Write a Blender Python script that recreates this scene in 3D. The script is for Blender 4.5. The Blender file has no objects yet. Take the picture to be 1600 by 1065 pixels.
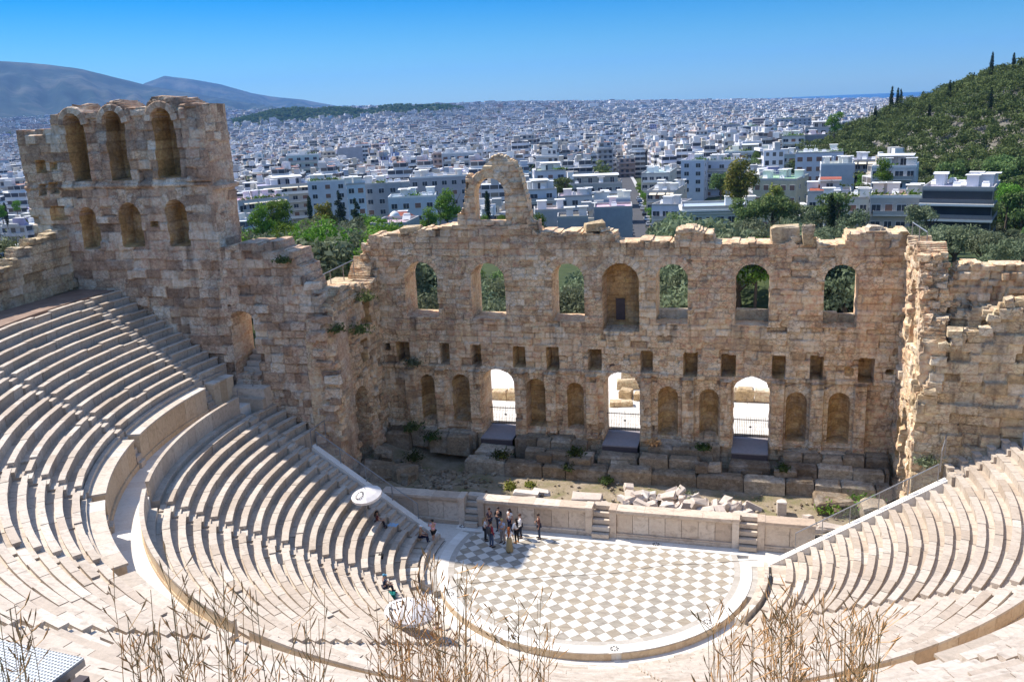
import bpy, math, random
import numpy as np
from mathutils import Vector, Matrix, Euler
R = math.radians
sc = bpy.context.scene
C = sc.collection
random.seed(7)
rng = np.random.default_rng(7)

# ------------------------------------------------------------------ camera
CAM = Vector((9.0156, -46.4765, 26.2767))
_yaw, _pit, _rol = 0.2789, 0.2626, -0.0457
_f = Vector((-math.sin(_yaw)*math.cos(_pit), math.cos(_yaw)*math.cos(_pit), -math.sin(_pit)))
_r = Vector((math.cos(_yaw), math.sin(_yaw), 0)); _u = _r.cross(_f)
_r2 = _r*math.cos(_rol)+_u*math.sin(_rol); _u2 = _u*math.cos(_rol)-_r*math.sin(_rol)
cd = bpy.data.cameras.new('camera'); cam = bpy.data.objects.new('camera', cd); C.objects.link(cam)
cam.matrix_world = Matrix(((_r2.x,_u2.x,-_f.x,CAM.x),(_r2.y,_u2.y,-_f.y,CAM.y),(_r2.z,_u2.z,-_f.z,CAM.z),(0,0,0,1)))
cd.sensor_width = 36; cd.lens = 36*1386.5/1600; cd.clip_start = 0.1; cd.clip_end = 60000
sc.camera = cam

# ------------------------------------------------------------------ sky, sun, exposure
SUN_EL, SUN_ROT = R(51), R(-75.0)
w = bpy.data.worlds.new('World'); sc.world = w; w.use_nodes = True
nt = w.node_tree; nt.nodes.clear()
sky = nt.nodes.new('ShaderNodeTexSky'); sky.sky_type = 'NISHITA'; sky.sun_disc = False
sky.sun_elevation = SUN_EL; sky.sun_rotation = SUN_ROT; sky.altitude = 120
sky.air_density = 1.0; sky.dust_density = 0.25; sky.ozone_density = 2.2
bg = nt.nodes.new('ShaderNodeBackground'); bg.inputs[1].default_value = 0.15
ow = nt.nodes.new('ShaderNodeOutputWorld')
# the band of sky low over the horizon is a clear deep blue that day
tc = nt.nodes.new('ShaderNodeTexCoord'); sx = nt.nodes.new('ShaderNodeSeparateXYZ'); nt.links.new(tc.outputs['Generated'], sx.inputs[0])
mr = nt.nodes.new('ShaderNodeMapRange'); mr.interpolation_type = 'SMOOTHSTEP'; nt.links.new(sx.outputs[2], mr.inputs[0])
for i, v in enumerate((0.16, 0.55, 1.0, 0.0)): mr.inputs[1+i].default_value = v
mxs = nt.nodes.new('ShaderNodeMix'); mxs.data_type = 'RGBA'; mxs.blend_type = 'MULTIPLY'; mr2 = nt.nodes.new('ShaderNodeMapRange'); nt.links.new(sx.outputs[2], mr2.inputs[0])
for i, v in enumerate((0.005, 0.11, 0.0, 1.0)): mr2.inputs[1+i].default_value = v
mxt = nt.nodes.new('ShaderNodeMix'); mxt.data_type = 'RGBA'; mxt.inputs[6].default_value = (0.22, 0.365, 0.46, 1); mxt.inputs[7].default_value = (0.010, 0.215, 0.43, 1)
nt.links.new(mr2.outputs[0], mxt.inputs[0]); nt.links.new(mxt.outputs[2], mxs.inputs[7])
nt.links.new(mr.outputs[0], mxs.inputs[0]); nt.links.new(sky.outputs[0], mxs.inputs[6])
nt.links.new(mxs.outputs[2], bg.inputs[0]); nt.links.new(bg.outputs[0], ow.inputs[0])
sl = bpy.data.lights.new('sun', 'SUN'); sl.energy = 3.9; sl.angle = R(0.53); sl.color = (1, 0.93, 0.83)
sun = bpy.data.objects.new('sun', sl); C.objects.link(sun)
tosun = Vector((math.sin(SUN_ROT)*math.cos(SUN_EL), math.cos(SUN_ROT)*math.cos(SUN_EL), math.sin(SUN_EL)))
sun.rotation_euler = tosun.to_track_quat('Z', 'Y').to_euler(); sun.location = (0, 0, 90)
sc.view_settings.view_transform = 'Standard'; sc.view_settings.look = 'None'
sc.view_settings.exposure = 0.86; sc.view_settings.gamma = 1
sc.cycles.max_bounces = 6; sc.cycles.diffuse_bounces = 3; sc.cycles.volume_bounces = 1
sc.cycles.transparent_max_bounces = 4

# ------------------------------------------------------------------ helpers
def tag(o, label=None, cat=None, group=None, kind=None):
    if label: o['label'] = label
    if cat: o['category'] = cat
    if group: o['group'] = group
    if kind: o['kind'] = kind
    return o
def thing(name, label, cat, loc=(0,0,0), rz=0, group=None):
    o = bpy.data.objects.new(name, None); C.objects.link(o); o.location = loc; o.rotation_euler = (0,0,rz)
    o.empty_display_size = 0.3
    return tag(o, label, cat, group)
def empty(name, parent):
    o = bpy.data.objects.new(name, None); C.objects.link(o); o.parent = parent; return o
def worldloc(o):
    v = Vector((0,0,0))
    while o is not None: v += o.location; o = o.parent
    return v
def dup(root, loc=None, rz=None, scale=None, parent=None, label=None, group=None):
    r = root.copy(); C.objects.link(r)
    if loc is not None: r.location = loc
    if rz is not None: r.rotation_euler = (0,0,rz)
    if scale is not None: r.scale = scale if hasattr(scale,'__len__') else (scale,)*3
    if parent is not None: r.parent = parent
    if label: r['label'] = label
    if group: r['group'] = group
    for ch in list(root.children): dup(ch, parent=r)
    return r
def np_mesh(name, V, F, uv=None):
    """V (n,3); F list of (m,k) int arrays (k = 3 or 4)."""
    me = bpy.data.meshes.new(name); V = np.asarray(V, np.float32)
    F = [np.asarray(f, np.int32) for f in F if len(f)]
    me.vertices.add(len(V)); me.vertices.foreach_set('co', V.ravel())
    li = np.concatenate([f.ravel() for f in F]); tot = np.concatenate([np.full(len(f), f.shape[1], np.int32) for f in F])
    st = np.concatenate([[0], np.cumsum(tot)[:-1]]).astype(np.int32)
    me.loops.add(len(li)); me.loops.foreach_set('vertex_index', li)
    me.polygons.add(len(tot)); me.polygons.foreach_set('loop_start', st); me.polygons.foreach_set('loop_total', tot)
    me.update(calc_edges=True); me.shade_flat()
    return me
def attr(me, name, data, dom='POINT'):
    d = np.asarray(data, np.float32)
    a = me.attributes.new(name, 'FLOAT' if d.ndim == 1 else 'FLOAT_COLOR', dom)
    if d.ndim == 1: a.data.foreach_set('value', d)
    else:
        if d.shape[1] == 3: d = np.hstack([d, np.ones((len(d),1),np.float32)])
        a.data.foreach_set('color', d.ravel())
def link(name, me, mats, parent=None, smooth=False):
    o = bpy.data.objects.new(name, me); C.objects.link(o)
    for m in (mats if isinstance(mats,(list,tuple)) else [mats]): me.materials.append(m)
    if parent is not None: o.parent = parent
    if smooth: me.shade_smooth()
    return o
class MB:
    """collects simple shapes and links them as one mesh object; origin = where local zero lies"""
    def __init__(s, origin=(0,0,0)): s.v=[]; s.f=[]; s.m=[]; s.t=[]; s.o=Vector(origin); s.uv=None
    def add(s, vs, fs, m=0, t=None):
        b=len(s.v); s.v += [tuple(Vector(v)-s.o) for v in vs]
        if t is None: t = random.random()
        for f in fs: s.f.append(tuple(b+i for i in f)); s.m.append(m); s.t.append(t)
        return s
    def box(s, c, d, rz=0, m=0, t=None, rot=None):
        x,y,z = d[0]/2,d[1]/2,d[2]/2
        M = rot if rot is not None else Matrix.Rotation(rz,3,'Z')
        vs=[Vector(c)+M@Vector(p) for p in ((-x,-y,-z),(x,-y,-z),(x,y,-z),(-x,y,-z),(-x,-y,z),(x,-y,z),(x,y,z),(-x,y,z))]
        return s.add(vs, ((0,3,2,1),(4,5,6,7),(0,1,5,4),(1,2,6,5),(2,3,7,6),(3,0,4,7)), m, t)
    def stone(s, c, d, rz=0, j=0.06, rot=None, m=0, t=None):
        """irregular block: a box with shifted corners and chamfered upper edges"""
        x,y,z=d[0]/2,d[1]/2,d[2]/2; k=min(d)*0.14
        M = rot if rot is not None else Matrix.Rotation(rz,3,'Z')
        J=lambda a: a+random.uniform(-j,j)*min(1,max(d))
        P=[]
        for zz,e in ((-z,0),(z-k,0),(z,k)):
            for sx,sy in ((-1,-1),(1,-1),(1,1),(-1,1)): P.append((J(sx*(x-e)),J(sy*(y-e)),J(zz)))
        vs=[Vector(c)+M@Vector(p) for p in P]
        return s.add(vs, ((3,2,1,0),(0,1,5,4),(1,2,6,5),(2,3,7,6),(3,0,4,7),(4,5,9,8),(5,6,10,9),(6,7,11,10),(7,4,8,11),(8,9,10,11)), m, t)
    def prism(s, pts, z0, z1, m=0, t=None):
        n=len(pts); vs=[(p[0],p[1],z0) for p in pts]+[(p[0],p[1],z1) for p in pts]
        fs=[tuple(range(n-1,-1,-1)),tuple(range(n,2*n))]+[(i,(i+1)%n,n+(i+1)%n,n+i) for i in range(n)]
        return s.add(vs,fs,m,t)
    def tube(s, pts, r, n=6, m=0, t=None, cap=True):
        pts=[Vector(p) for p in pts]; rs=r if hasattr(r,'__len__') else [r]*len(pts); vs=[]
        for i,p in enumerate(pts):
            d=(pts[min(i+1,len(pts)-1)]-pts[max(i-1,0)])
            if d.length<1e-9: d=Vector((0,0,1))
            d.normalize(); a=d.orthogonal().normalized(); b=d.cross(a)
            if abs(d.z)<0.999:
                a=d.cross(Vector((0,0,1))).normalized(); b=d.cross(a)
            for k in range(n):
                q=2*math.pi*k/n; vs.append(p+(a*math.cos(q)+b*math.sin(q))*rs[i])
        fs=[]
        for i in range(len(pts)-1):
            for k in range(n): fs.append((i*n+k,i*n+(k+1)%n,(i+1)*n+(k+1)%n,(i+1)*n+k))
        if cap: fs += [tuple(range(n-1,-1,-1)), tuple(range((len(pts)-1)*n,len(pts)*n))]
        return s.add(vs,fs,m,t)
    def lathe(s, prof, c=(0,0,0), n=16, m=0, t=None, sq=1.0):
        vs=[]
        for r,z in prof:
            for k in range(n):
                a=2*math.pi*k/n; vs.append((c[0]+r*math.cos(a),c[1]+r*math.sin(a)*sq,c[2]+z))
        fs=[(i*n+k,i*n+(k+1)%n,(i+1)*n+(k+1)%n,(i+1)*n+k) for i in range(len(prof)-1) for k in range(n)]
        fs+=[tuple(range(n-1,-1,-1)),tuple(range((len(prof)-1)*n,len(prof)*n))]
        return s.add(vs,fs,m,t)
    def mesh(s, name):
        me=bpy.data.meshes.new(name); me.from_pydata(s.v,[],s.f)
        me.polygons.foreach_set('material_index', s.m)
        attr(me,'tone',np.array(s.t,np.float32),'FACE')
        return me
    def build(s, name, mats, parent=None, smooth=False, label=None):
        o = link(name, s.mesh(name), mats, parent, smooth)
        if label: o['label']=label
        return o
def vnoise(x, y, sx, sy, seed):
    g = np.random.default_rng(seed).random((64,64)); X=np.asarray(x)/sx; Y=np.asarray(y)/sy
    ix=np.floor(X).astype(int); iy=np.floor(Y).astype(int); fx=X-ix; fy=Y-iy
    fx=fx*fx*(3-2*fx); fy=fy*fy*(3-2*fy); G=lambda a,b: g[a%64,b%64]
    return (G(ix,iy)*(1-fx)+G(ix+1,iy)*fx)*(1-fy)+(G(ix,iy+1)*(1-fx)+G(ix+1,iy+1)*fx)*fy
def fnoise(x,y,s,seed,o=4):
    return sum(vnoise(x,y,s/2**i,s/2**i,seed+i)*0.5**i for i in range(o))/sum(0.5**i for i in range(o))
def sstep(a,b,x): t=np.clip((x-a)/(b-a),0,1); return t*t*(3-2*t)

# ------------------------------------------------------------------ materials
class NT:
    def __init__(s,name):
        s.mat=bpy.data.materials.new(name); s.mat.use_nodes=True; s.t=s.mat.node_tree
        s.b=s.t.nodes['Principled BSDF']; s.b.inputs['Roughness'].default_value=0.85; s.b.inputs['Specular IOR Level'].default_value=0.2
    def n(s,typ,**k):
        n=s.t.nodes.new(typ)
        for a,v in k.items(): setattr(n,a,v)
        return n
    def l(s,a,b): s.t.links.new(a,b)
    def val(s,x,sock):
        if isinstance(x,(int,float)): sock.default_value=x
        elif isinstance(x,(tuple,list)): sock.default_value=(*x,1) if len(x)==3 and sock.type=='RGBA' else x
        else: s.l(x,sock)
    def math(s,op,a,b=0.0,c=None):
        n=s.n('ShaderNodeMath',operation=op); s.val(a,n.inputs[0]); s.val(b,n.inputs[1])
        if c is not None: s.val(c,n.inputs[2])
        return n.outputs[0]
    def mix(s,f,a,b,blend='MIX'):
        n=s.n('ShaderNodeMix',data_type='RGBA',blend_type=blend); s.val(f,n.inputs[0]); s.val(a,n.inputs[6]); s.val(b,n.inputs[7]); return n.outputs[2]
    def coord(s,which='Object',scale=None):
        o=s.n('ShaderNodeTexCoord').outputs[which]
        if scale is None: return o
        m=s.n('ShaderNodeMapping'); s.l(o,m.inputs[0]); m.inputs['Scale'].default_value=scale; return m.outputs[0]
    def pos(s,scale=None,rot=None):
        o=s.n('ShaderNodeNewGeometry').outputs['Position']
        m=s.n('ShaderNodeMapping'); s.l(o,m.inputs[0])
        if scale: m.inputs['Scale'].default_value=scale
        if rot: m.inputs['Rotation'].default_value=rot
        return m.outputs[0]
    def noise(s,vec,scale,det=4,rough=0.55,out=0,dist=0.0):
        n=s.n('ShaderNodeTexNoise'); s.l(vec,n.inputs['Vector']); n.inputs['Scale'].default_value=scale; n.inputs['Detail'].default_value=det; n.inputs['Roughness'].default_value=rough; n.inputs['Distortion'].default_value=dist
        return n.outputs[out]
    def ramp(s,f,stops):
        n=s.n('ShaderNodeValToRGB'); s.val(f,n.inputs[0]); cr=n.color_ramp
        while len(cr.elements)<len(stops): cr.elements.new(0.5)
        for e,(p,c) in zip(cr.elements,stops): e.position=p; e.color=(*c,1) if len(c)==3 else c
        return n.outputs[0]
    def fac(s,f,a,b): return s.ramp(f,[(a,(0,0,0)),(b,(1,1,1))])
    def at(s,name,out='Fac'): return s.n('ShaderNodeAttribute',attribute_name=name).outputs[out]
    def bump(s,h,st=0.4,dist=0.03):
        n=s.n('ShaderNodeBump'); n.inputs['Strength'].default_value=st; n.inputs['Distance'].default_value=dist; s.l(h,n.inputs['Height']); s.l(n.outputs[0],s.b.inputs['Normal'])
    def col(s,c): s.val(c,s.b.inputs['Base Color']); return s
def plain(name,c,rough=0.7,var=0.12,scale=3.0,metal=0.0):
    m=NT(name); p=m.coord('Object'); f=m.noise(p,scale,5)
    m.col(m.mix(f,tuple(x*(1-var) for x in c),tuple(min(1,x*(1+var)) for x in c))); m.b.inputs['Roughness'].default_value=rough; m.b.inputs['Metallic'].default_value=metal
    return m.mat
def stone_mat(name, ramp, pink=(0.36,0.22,0.16), streak=0.55, crack=0.75, fine=0.6):
    m=NT(name); p=m.pos(); t=m.at('tone'); d=m.at('dark')
    c=m.ramp(t,ramp)
    big=m.noise(p,0.22,5,0.6); c=m.mix(m.math('MULTIPLY',m.fac(big,0.42,0.62),0.6),c,pink)
    n2=m.noise(p,2.3,6,0.7); c=m.mix(fine,c,m.ramp(n2,[(0.25,(0.25,0.22,0.2)),(0.5,(0.5,0.5,0.5)),(0.78,(0.85,0.82,0.78))]),'OVERLAY')
    n3=m.noise(p,0.75,4,0.6); c=m.mix(m.math('MULTIPLY',m.fac(n3,0.5,0.68),0.45),c,(0.50,0.47,0.42)); n4=m.noise(m.pos((1,1,1.4)),4.2,5,0.75); c=m.mix(0.55,c,m.ramp(n4,[(0.32,(0.18,0.16,0.15)),(0.5,(0.5,0.5,0.5)),(0.7,(0.8,0.79,0.78))]),'OVERLAY')
    # irregular stone joints in the rubble fields
    vo=m.n('ShaderNodeTexVoronoi',feature='DISTANCE_TO_EDGE'); vo.inputs['Scale'].default_value=2.4
    wv=m.n('ShaderNodeMapping'); m.l(p,wv.inputs[0]); wv.inputs['Scale'].default_value=(1,1,1.7)
    wn=m.n('ShaderNodeVectorMath',operation='ADD'); m.l(wv.outputs[0],wn.inputs[0]); m.l(m.noise(p,1.1,3,0.6,1),wn.inputs[1]); m.l(wn.outputs[0],vo.inputs['Vector'])
    edge=m.math('SUBTRACT',1.0,m.fac(vo.outputs['Distance'],0.0,0.085))
    reg=m.fac(m.noise(p,0.35,3),0.40,0.54); ck=m.math('MULTIPLY',m.math('MULTIPLY',edge,reg),crack)
    c=m.mix(ck,c,(0.13,0.09,0.06))
    lf=m.fac(m.noise(p,3.1,6,0.8,0,0.8),0.60,0.68); c=m.mix(m.math('MULTIPLY',lf,0.55),c,(0.74,0.68,0.58)); df=m.fac(m.noise(m.pos((1.3,1.3,1.0)),2.2,6,0.8,0,1.2),0.60,0.70); c=m.mix(m.math('MULTIPLY',df,0.45),c,(0.16,0.115,0.08))
    sv=m.noise(m.pos((1.0,1.0,0.12)),0.9,5,0.65); c=m.mix(m.math('MULTIPLY',m.fac(sv,0.52,0.72),streak),c,(0.12,0.10,0.085))
    pits=m.noise(p,9.0,3,0.6); c=m.mix(m.math('MULTIPLY',m.fac(pits,0.60,0.70),0.35),c,(0.13,0.10,0.08))
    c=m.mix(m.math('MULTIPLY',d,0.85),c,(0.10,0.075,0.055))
    m.col(c); m.b.inputs['Roughness'].default_value=0.95; m.b.inputs['Specular IOR Level'].default_value=0.08
    hh=m.math('SUBTRACT',m.math('ADD',m.noise(p,5,6,0.7),m.math('MULTIPLY',n2,1.5)),ck); m.bump(hh,0.7,0.07)
    return m.mat
M={}
M['wall']=stone_mat('weathered_limestone',[(0,(0.46,0.315,0.185)),(0.22,(0.69,0.495,0.305)),(0.65,(0.80,0.605,0.40)),(1,(0.86,0.73,0.55))],pink=(0.66,0.43,0.265),streak=0.40,crack=0.5)
M['tower']=stone_mat('tower_limestone',[(0,(0.28,0.185,0.125)),(0.3,(0.52,0.37,0.25)),(0.6,(0.72,0.55,0.395)),(1,(0.85,0.74,0.59))],pink=(0.56,0.36,0.245),streak=0.40,crack=0.45)
M['wall_grey']=stone_mat('grey_limestone',[(0,(0.42,0.31,0.18)),(0.4,(0.60,0.47,0.30)),(0.8,(0.68,0.57,0.42)),(1,(0.74,0.66,0.54))],pink=(0.58,0.45,0.29),streak=0.5,crack=0.5)
M['podium']=stone_mat('stage_blocks',[(0,(0.17,0.125,0.085)),(0.5,(0.34,0.27,0.19)),(1,(0.52,0.44,0.34))],pink=(0.24,0.19,0.13),crack=0.3,streak=0.45)
M['niche']=stone_mat('shaded_niche_stone',[(0,(0.42,0.265,0.11)),(0.5,(0.58,0.38,0.17)),(1,(0.68,0.47,0.24))],pink=(0.46,0.28,0.13),crack=0.2,streak=0.4)  # brown niche stone with the shade of its depth darkened into the colour
def marble(name,a,b,c3,stain=0.4,rough=0.55):
    m=NT(name); p=m.pos(); t=m.at('tone')
    c=m.ramp(t,[(0,a),(0.45,b),(0.8,b),(1,c3)])
    v=m.noise(m.pos((1.0,2.6,1.5),(0.2,0.1,0.6)),1.3,6,0.65,0,1.4); c=m.mix(m.math('MULTIPLY',m.fac(v,0.5,0.66),stain),c,tuple(x*0.74 for x in a))
    n=m.noise(p,6,5,0.7); c=m.mix(0.28,c,m.ramp(n,[(0.3,(0.3,0.3,0.3)),(0.7,(0.75,0.74,0.72))]),'OVERLAY')
    dk=m.noise(p,1.7,6,0.75); c=m.mix(m.math('MULTIPLY',m.fac(dk,0.6,0.8),0.35),c,(0.33,0.28,0.24))
    m.col(c); m.b.inputs['Roughness'].default_value=rough; m.b.inputs['Specular IOR Level'].default_value=0.25
    m.bump(n,0.25,0.02); return m.mat
M['seat']=marble('seat_marble',(0.44,0.36,0.285),(0.53,0.455,0.38),(0.59,0.525,0.45),0.7)
M['seat_old']=marble('worn_seat_stone',(0.42,0.35,0.28),(0.56,0.48,0.40),(0.66,0.60,0.53),0.6,0.8)
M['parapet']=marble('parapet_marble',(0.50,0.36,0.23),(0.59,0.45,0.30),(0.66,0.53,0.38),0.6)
M['stagefront']=marble('stage_front_marble',(0.50,0.39,0.30),(0.64,0.53,0.43),(0.72,0.63,0.54),0.7)
M['white_marble']=marble('white_marble',(0.72,0.67,0.60),(0.80,0.76,0.70),(0.84,0.81,0.76),0.2)
M['grey_marble']=marble('grey_marble',(0.40,0.36,0.31),(0.47,0.43,0.38),(0.52,0.48,0.43),0.35)
M['paving']=marble('pale_paving',(0.66,0.60,0.53),(0.72,0.68,0.62),(0.78,0.75,0.70),0.3)
def brickfloor():
    m=NT('plaza_paving'); p=m.pos()
    b=m.n('ShaderNodeTexBrick'); m.l(p,b.inputs['Vector']); b.inputs['Scale'].default_value=1.0; b.inputs['Brick Width'].default_value=1.3; b.inputs['Row Height'].default_value=0.8; b.inputs['Mortar Size'].default_value=0.02
    b.inputs['Color1'].default_value=(0.72,0.69,0.64,1); b.inputs['Color2'].default_value=(0.62,0.58,0.52,1); b.inputs['Mortar'].default_value=(0.38,0.35,0.3,1)
    c=m.mix(0.3,b.outputs[0],m.ramp(m.noise(p,2,5),[(0.3,(0.35,0.35,0.35)),(0.7,(0.75,0.75,0.75))]),'OVERLAY'); m.col(c); return m.mat
M['plaza']=brickfloor()
def checker():
    m=NT('checker_marble'); p=m.pos()
    mp=m.n('ShaderNodeMapping'); m.l(p,mp.inputs[0]); mp.inputs['Rotation'].default_value=(0,0,R(45)); mp.inputs['Location'].default_value=(0.31,0.0,0.5); mp.inputs['Scale'].default_value=(1/0.6,1/0.6,0.0)
    sp=m.n('ShaderNodeSeparateXYZ'); m.l(mp.outputs[0],sp.inputs[0])
    fx=m.math('FLOOR',sp.outputs[0]); fy=m.math('FLOOR',sp.outputs[1])
    par=m.math('ABSOLUTE',m.math('MODULO',m.math('ADD',fx,fy),2.0))
    cb=m.n('ShaderNodeCombineXYZ'); m.l(fx,cb.inputs[0]); m.l(fy,cb.inputs[1])
    wn=m.n('ShaderNodeTexWhiteNoise',noise_dimensions='2D'); m.l(cb.outputs[0],wn.inputs['Vector'])
    wn2=m.n('ShaderNodeTexWhiteNoise',noise_dimensions='3D'); cb2=m.n('ShaderNodeCombineXYZ'); m.l(fx,cb2.inputs[0]); m.l(fy,cb2.inputs[1]); cb2.inputs[2].default_value=3; m.l(cb2.outputs[0],wn2.inputs['Vector'])
    # streaks running a different way in every slab
    va=m.n('ShaderNodeVectorMath',operation='ADD'); m.l(m.pos((0.8,3.6,1),(0,0,R(-35))),va.inputs[0]); m.l(wn2.outputs['Color'],va.inputs[1])
    st=m.noise(va.outputs[0],1.6,6,0.65,0,0.6)
    grey=m.mix(m.fac(st,0.4,0.62),m.mix(wn.outputs[0],(0.27,0.245,0.21),(0.31,0.26,0.20)),m.mix(wn.outputs[0],(0.39,0.355,0.305),(0.42,0.36,0.28)))
    vein=m.fac(m.noise(va.outputs[0],1.1,7,0.7,0,1.5),0.56,0.66)
    veined=m.math('MULTIPLY',vein,m.math('GREATER_THAN',wn.outputs[0],0.72))
    white=m.mix(m.math('MULTIPLY',veined,0.5),m.mix(wn2.outputs[0],(0.66,0.62,0.56),(0.73,0.68,0.60)),(0.52,0.46,0.38))
    c=m.mix(m.math('GREATER_THAN',par,0.5),white,grey)
    ex=m.math('FRACT',sp.outputs[0]); ey=m.math('FRACT',sp.outputs[1])
    e=m.math('MINIMUM',m.math('MINIMUM',ex,m.math('SUBTRACT',1.0,ex)),m.math('MINIMUM',ey,m.math('SUBTRACT',1.0,ey)))
    c=m.mix(m.math('MULTIPLY',m.math('LESS_THAN',e,0.018),0.7),c,(0.22,0.19,0.16))
    c=m.mix(m.math('MULTIPLY',m.fac(m.noise(p,0.5,5,0.7),0.55,0.8),0.3),c,(0.42,0.36,0.3))
    m.col(c); m.b.inputs['Roughness'].default_value=0.5; return m.mat
M['checker']=checker()
def dirt():
    m=NT('stage_dirt'); p=m.pos(); n=m.noise(p,0.7,6,0.7)
    c=m.ramp(n,[(0.3,(0.16,0.17,0.06)),(0.45,(0.27,0.22,0.14)),(0.6,(0.36,0.29,0.21)),(0.8,(0.42,0.34,0.25))])
    c=m.mix(0.4,c,m.ramp(m.noise(p,7,5,0.8),[(0.3,(0.2,0.2,0.2)),(0.7,(0.8,0.8,0.8))]),'OVERLAY'); m.col(c); m.bump(m.noise(p,6,6,0.8),0.8,0.08); return m.mat
M['dirt']=dirt()
def ground_mat():
    m=NT('ground_cover'); p=m.pos(); n=m.noise(p,0.06,7,0.7); n2=m.noise(p,0.6,6,0.7)
    c=m.ramp(n,[(0.35,(0.075,0.08,0.045)),(0.5,(0.13,0.12,0.07)),(0.62,(0.24,0.20,0.13)),(0.75,(0.33,0.26,0.18))])
    c=m.mix(0.5,c,m.ramp(n2,[(0.3,(0.2,0.2,0.2)),(0.7,(0.75,0.75,0.75))]),'OVERLAY')
    # paved and built-up city floor further out
    g=m.n('ShaderNodeNewGeometry'); ln=m.n('ShaderNodeVectorMath',operation='DISTANCE'); m.l(g.outputs['Position'],ln.inputs[0]); ln.inputs[1].default_value=(9,-46,0)
    cty=m.ramp(m.noise(p,0.035,6,0.75),[(0.3,(0.10,0.10,0.10)),(0.5,(0.22,0.21,0.20)),(0.7,(0.4,0.38,0.36))])
    c=m.mix(m.fac(m.math('MULTIPLY',ln.outputs['Value'],0.001),0.25,0.42),c,cty)
    hd=m.n('ShaderNodeVectorMath',operation='DISTANCE'); m.l(m.pos((1,1,0)),hd.inputs[0]); hd.inputs[1].default_value=(212,389,0)
    c=m.mix(m.fac(m.math('MULTIPLY',hd.outputs['Value'],0.001),0.19,0.14),c,m.ramp(n2,[(0.35,(0.03,0.045,0.015)),(0.6,(0.06,0.08,0.03)),(0.85,(0.18,0.14,0.08))]))
    m.col(c); m.b.inputs['Roughness'].default_value=1; return m.mat
M['ground']=ground_mat()
def mount():
    m=NT('mountain_scrub'); p=m.pos(); n=m.noise(p,0.0026,8,0.7); n2=m.noise(p,0.012,6,0.7)
    c=m.ramp(n,[(0.38,(0.006,0.020,0.016)),(0.5,(0.018,0.036,0.026)),(0.62,(0.07,0.075,0.055))])
    c=m.mix(0.5,c,m.ramp(n2,[(0.3,(0.25,0.25,0.25)),(0.7,(0.72,0.72,0.72))]),'OVERLAY'); m.col(c); m.b.inputs['Roughness'].default_value=1; return m.mat
M['mount']=mount()
m=NT('sea_water'); m.col((0.02,0.06,0.11)); m.b.inputs['Roughness'].default_value=0.35; M['sea']=m.mat
def leafmat(name,dark,mid,light):
    m=NT(name); t=m.at('tone'); oi=m.n('ShaderNodeObjectInfo').outputs['Random']
    c=m.ramp(t,[(0,dark),(0.5,mid),(1,light)])
    hs=m.n('ShaderNodeHueSaturation'); m.l(c,hs.inputs['Color']); m.l(m.math('ADD',0.47,m.math('MULTIPLY',oi,0.05)),hs.inputs['Hue']); m.l(m.math('ADD',0.7,m.math('MULTIPLY',oi,0.6)),hs.inputs['Value'])
    m.col(hs.outputs[0]); m.b.inputs['Roughness'].default_value=0.7; m.b.inputs['Specular IOR Level'].default_value=0.12
    tr=m.n('ShaderNodeBsdfTranslucent'); m.l(hs.outputs[0],tr.inputs[0]); mx=m.n('ShaderNodeMixShader'); mx.inputs[0].default_value=0.28
    m.l(m.b.outputs[0],mx.inputs[1]); m.l(tr.outputs[0],mx.inputs[2]); m.l(mx.outputs[0],m.t.nodes['Material Output'].inputs[0]); return m.mat
M['olive']=leafmat('olive_leaves',(0.09,0.115,0.06),(0.165,0.20,0.11),(0.26,0.30,0.18))
M['green']=leafmat('fresh_leaves',(0.055,0.115,0.014),(0.115,0.225,0.026),(0.19,0.31,0.05))
M['pine']=leafmat('pine_needles',(0.06,0.10,0.032),(0.12,0.175,0.055),(0.20,0.26,0.09))
M['cypress']=leafmat('cypress_needles',(0.014,0.025,0.012),(0.028,0.046,0.02),(0.05,0.075,0.03))
M['weed']=leafmat('weed_leaves',(0.03,0.05,0.012),(0.055,0.085,0.02),(0.09,0.12,0.035))
M['yellowgreen']=leafmat('yellow_green_leaves',(0.10,0.12,0.02),(0.20,0.21,0.04),(0.30,0.28,0.06))
M['bark']=plain('bark',(0.13,0.095,0.07),0.95,0.4,6)
M['drygrass']=plain('dry_grass_stems',(0.62,0.38,0.18),0.8,0.35,20)
M['drytip']=plain('dry_grass_seed_heads',(0.56,0.31,0.14),0.85,0.35,20)
M['metal']=plain('grey_steel',(0.32,0.32,0.33),0.45,0.1,3,0.6)
M['darkmetal']=plain('dark_iron',(0.05,0.05,0.055),0.6,0.2,8,0.4)
M['ramp']=plain('dark_grey_boards',(0.27,0.25,0.26),0.8,0.2,4)
M['rampfront']=plain('dark_ramp_front',(0.085,0.07,0.075),0.8,0.2,4)
m=NT('clear_panel'); m.col((0.55,0.52,0.5)); m.b.inputs['Roughness'].default_value=0.1; m.b.inputs['Alpha'].default_value=0.22; M['panel']=m.mat

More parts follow.
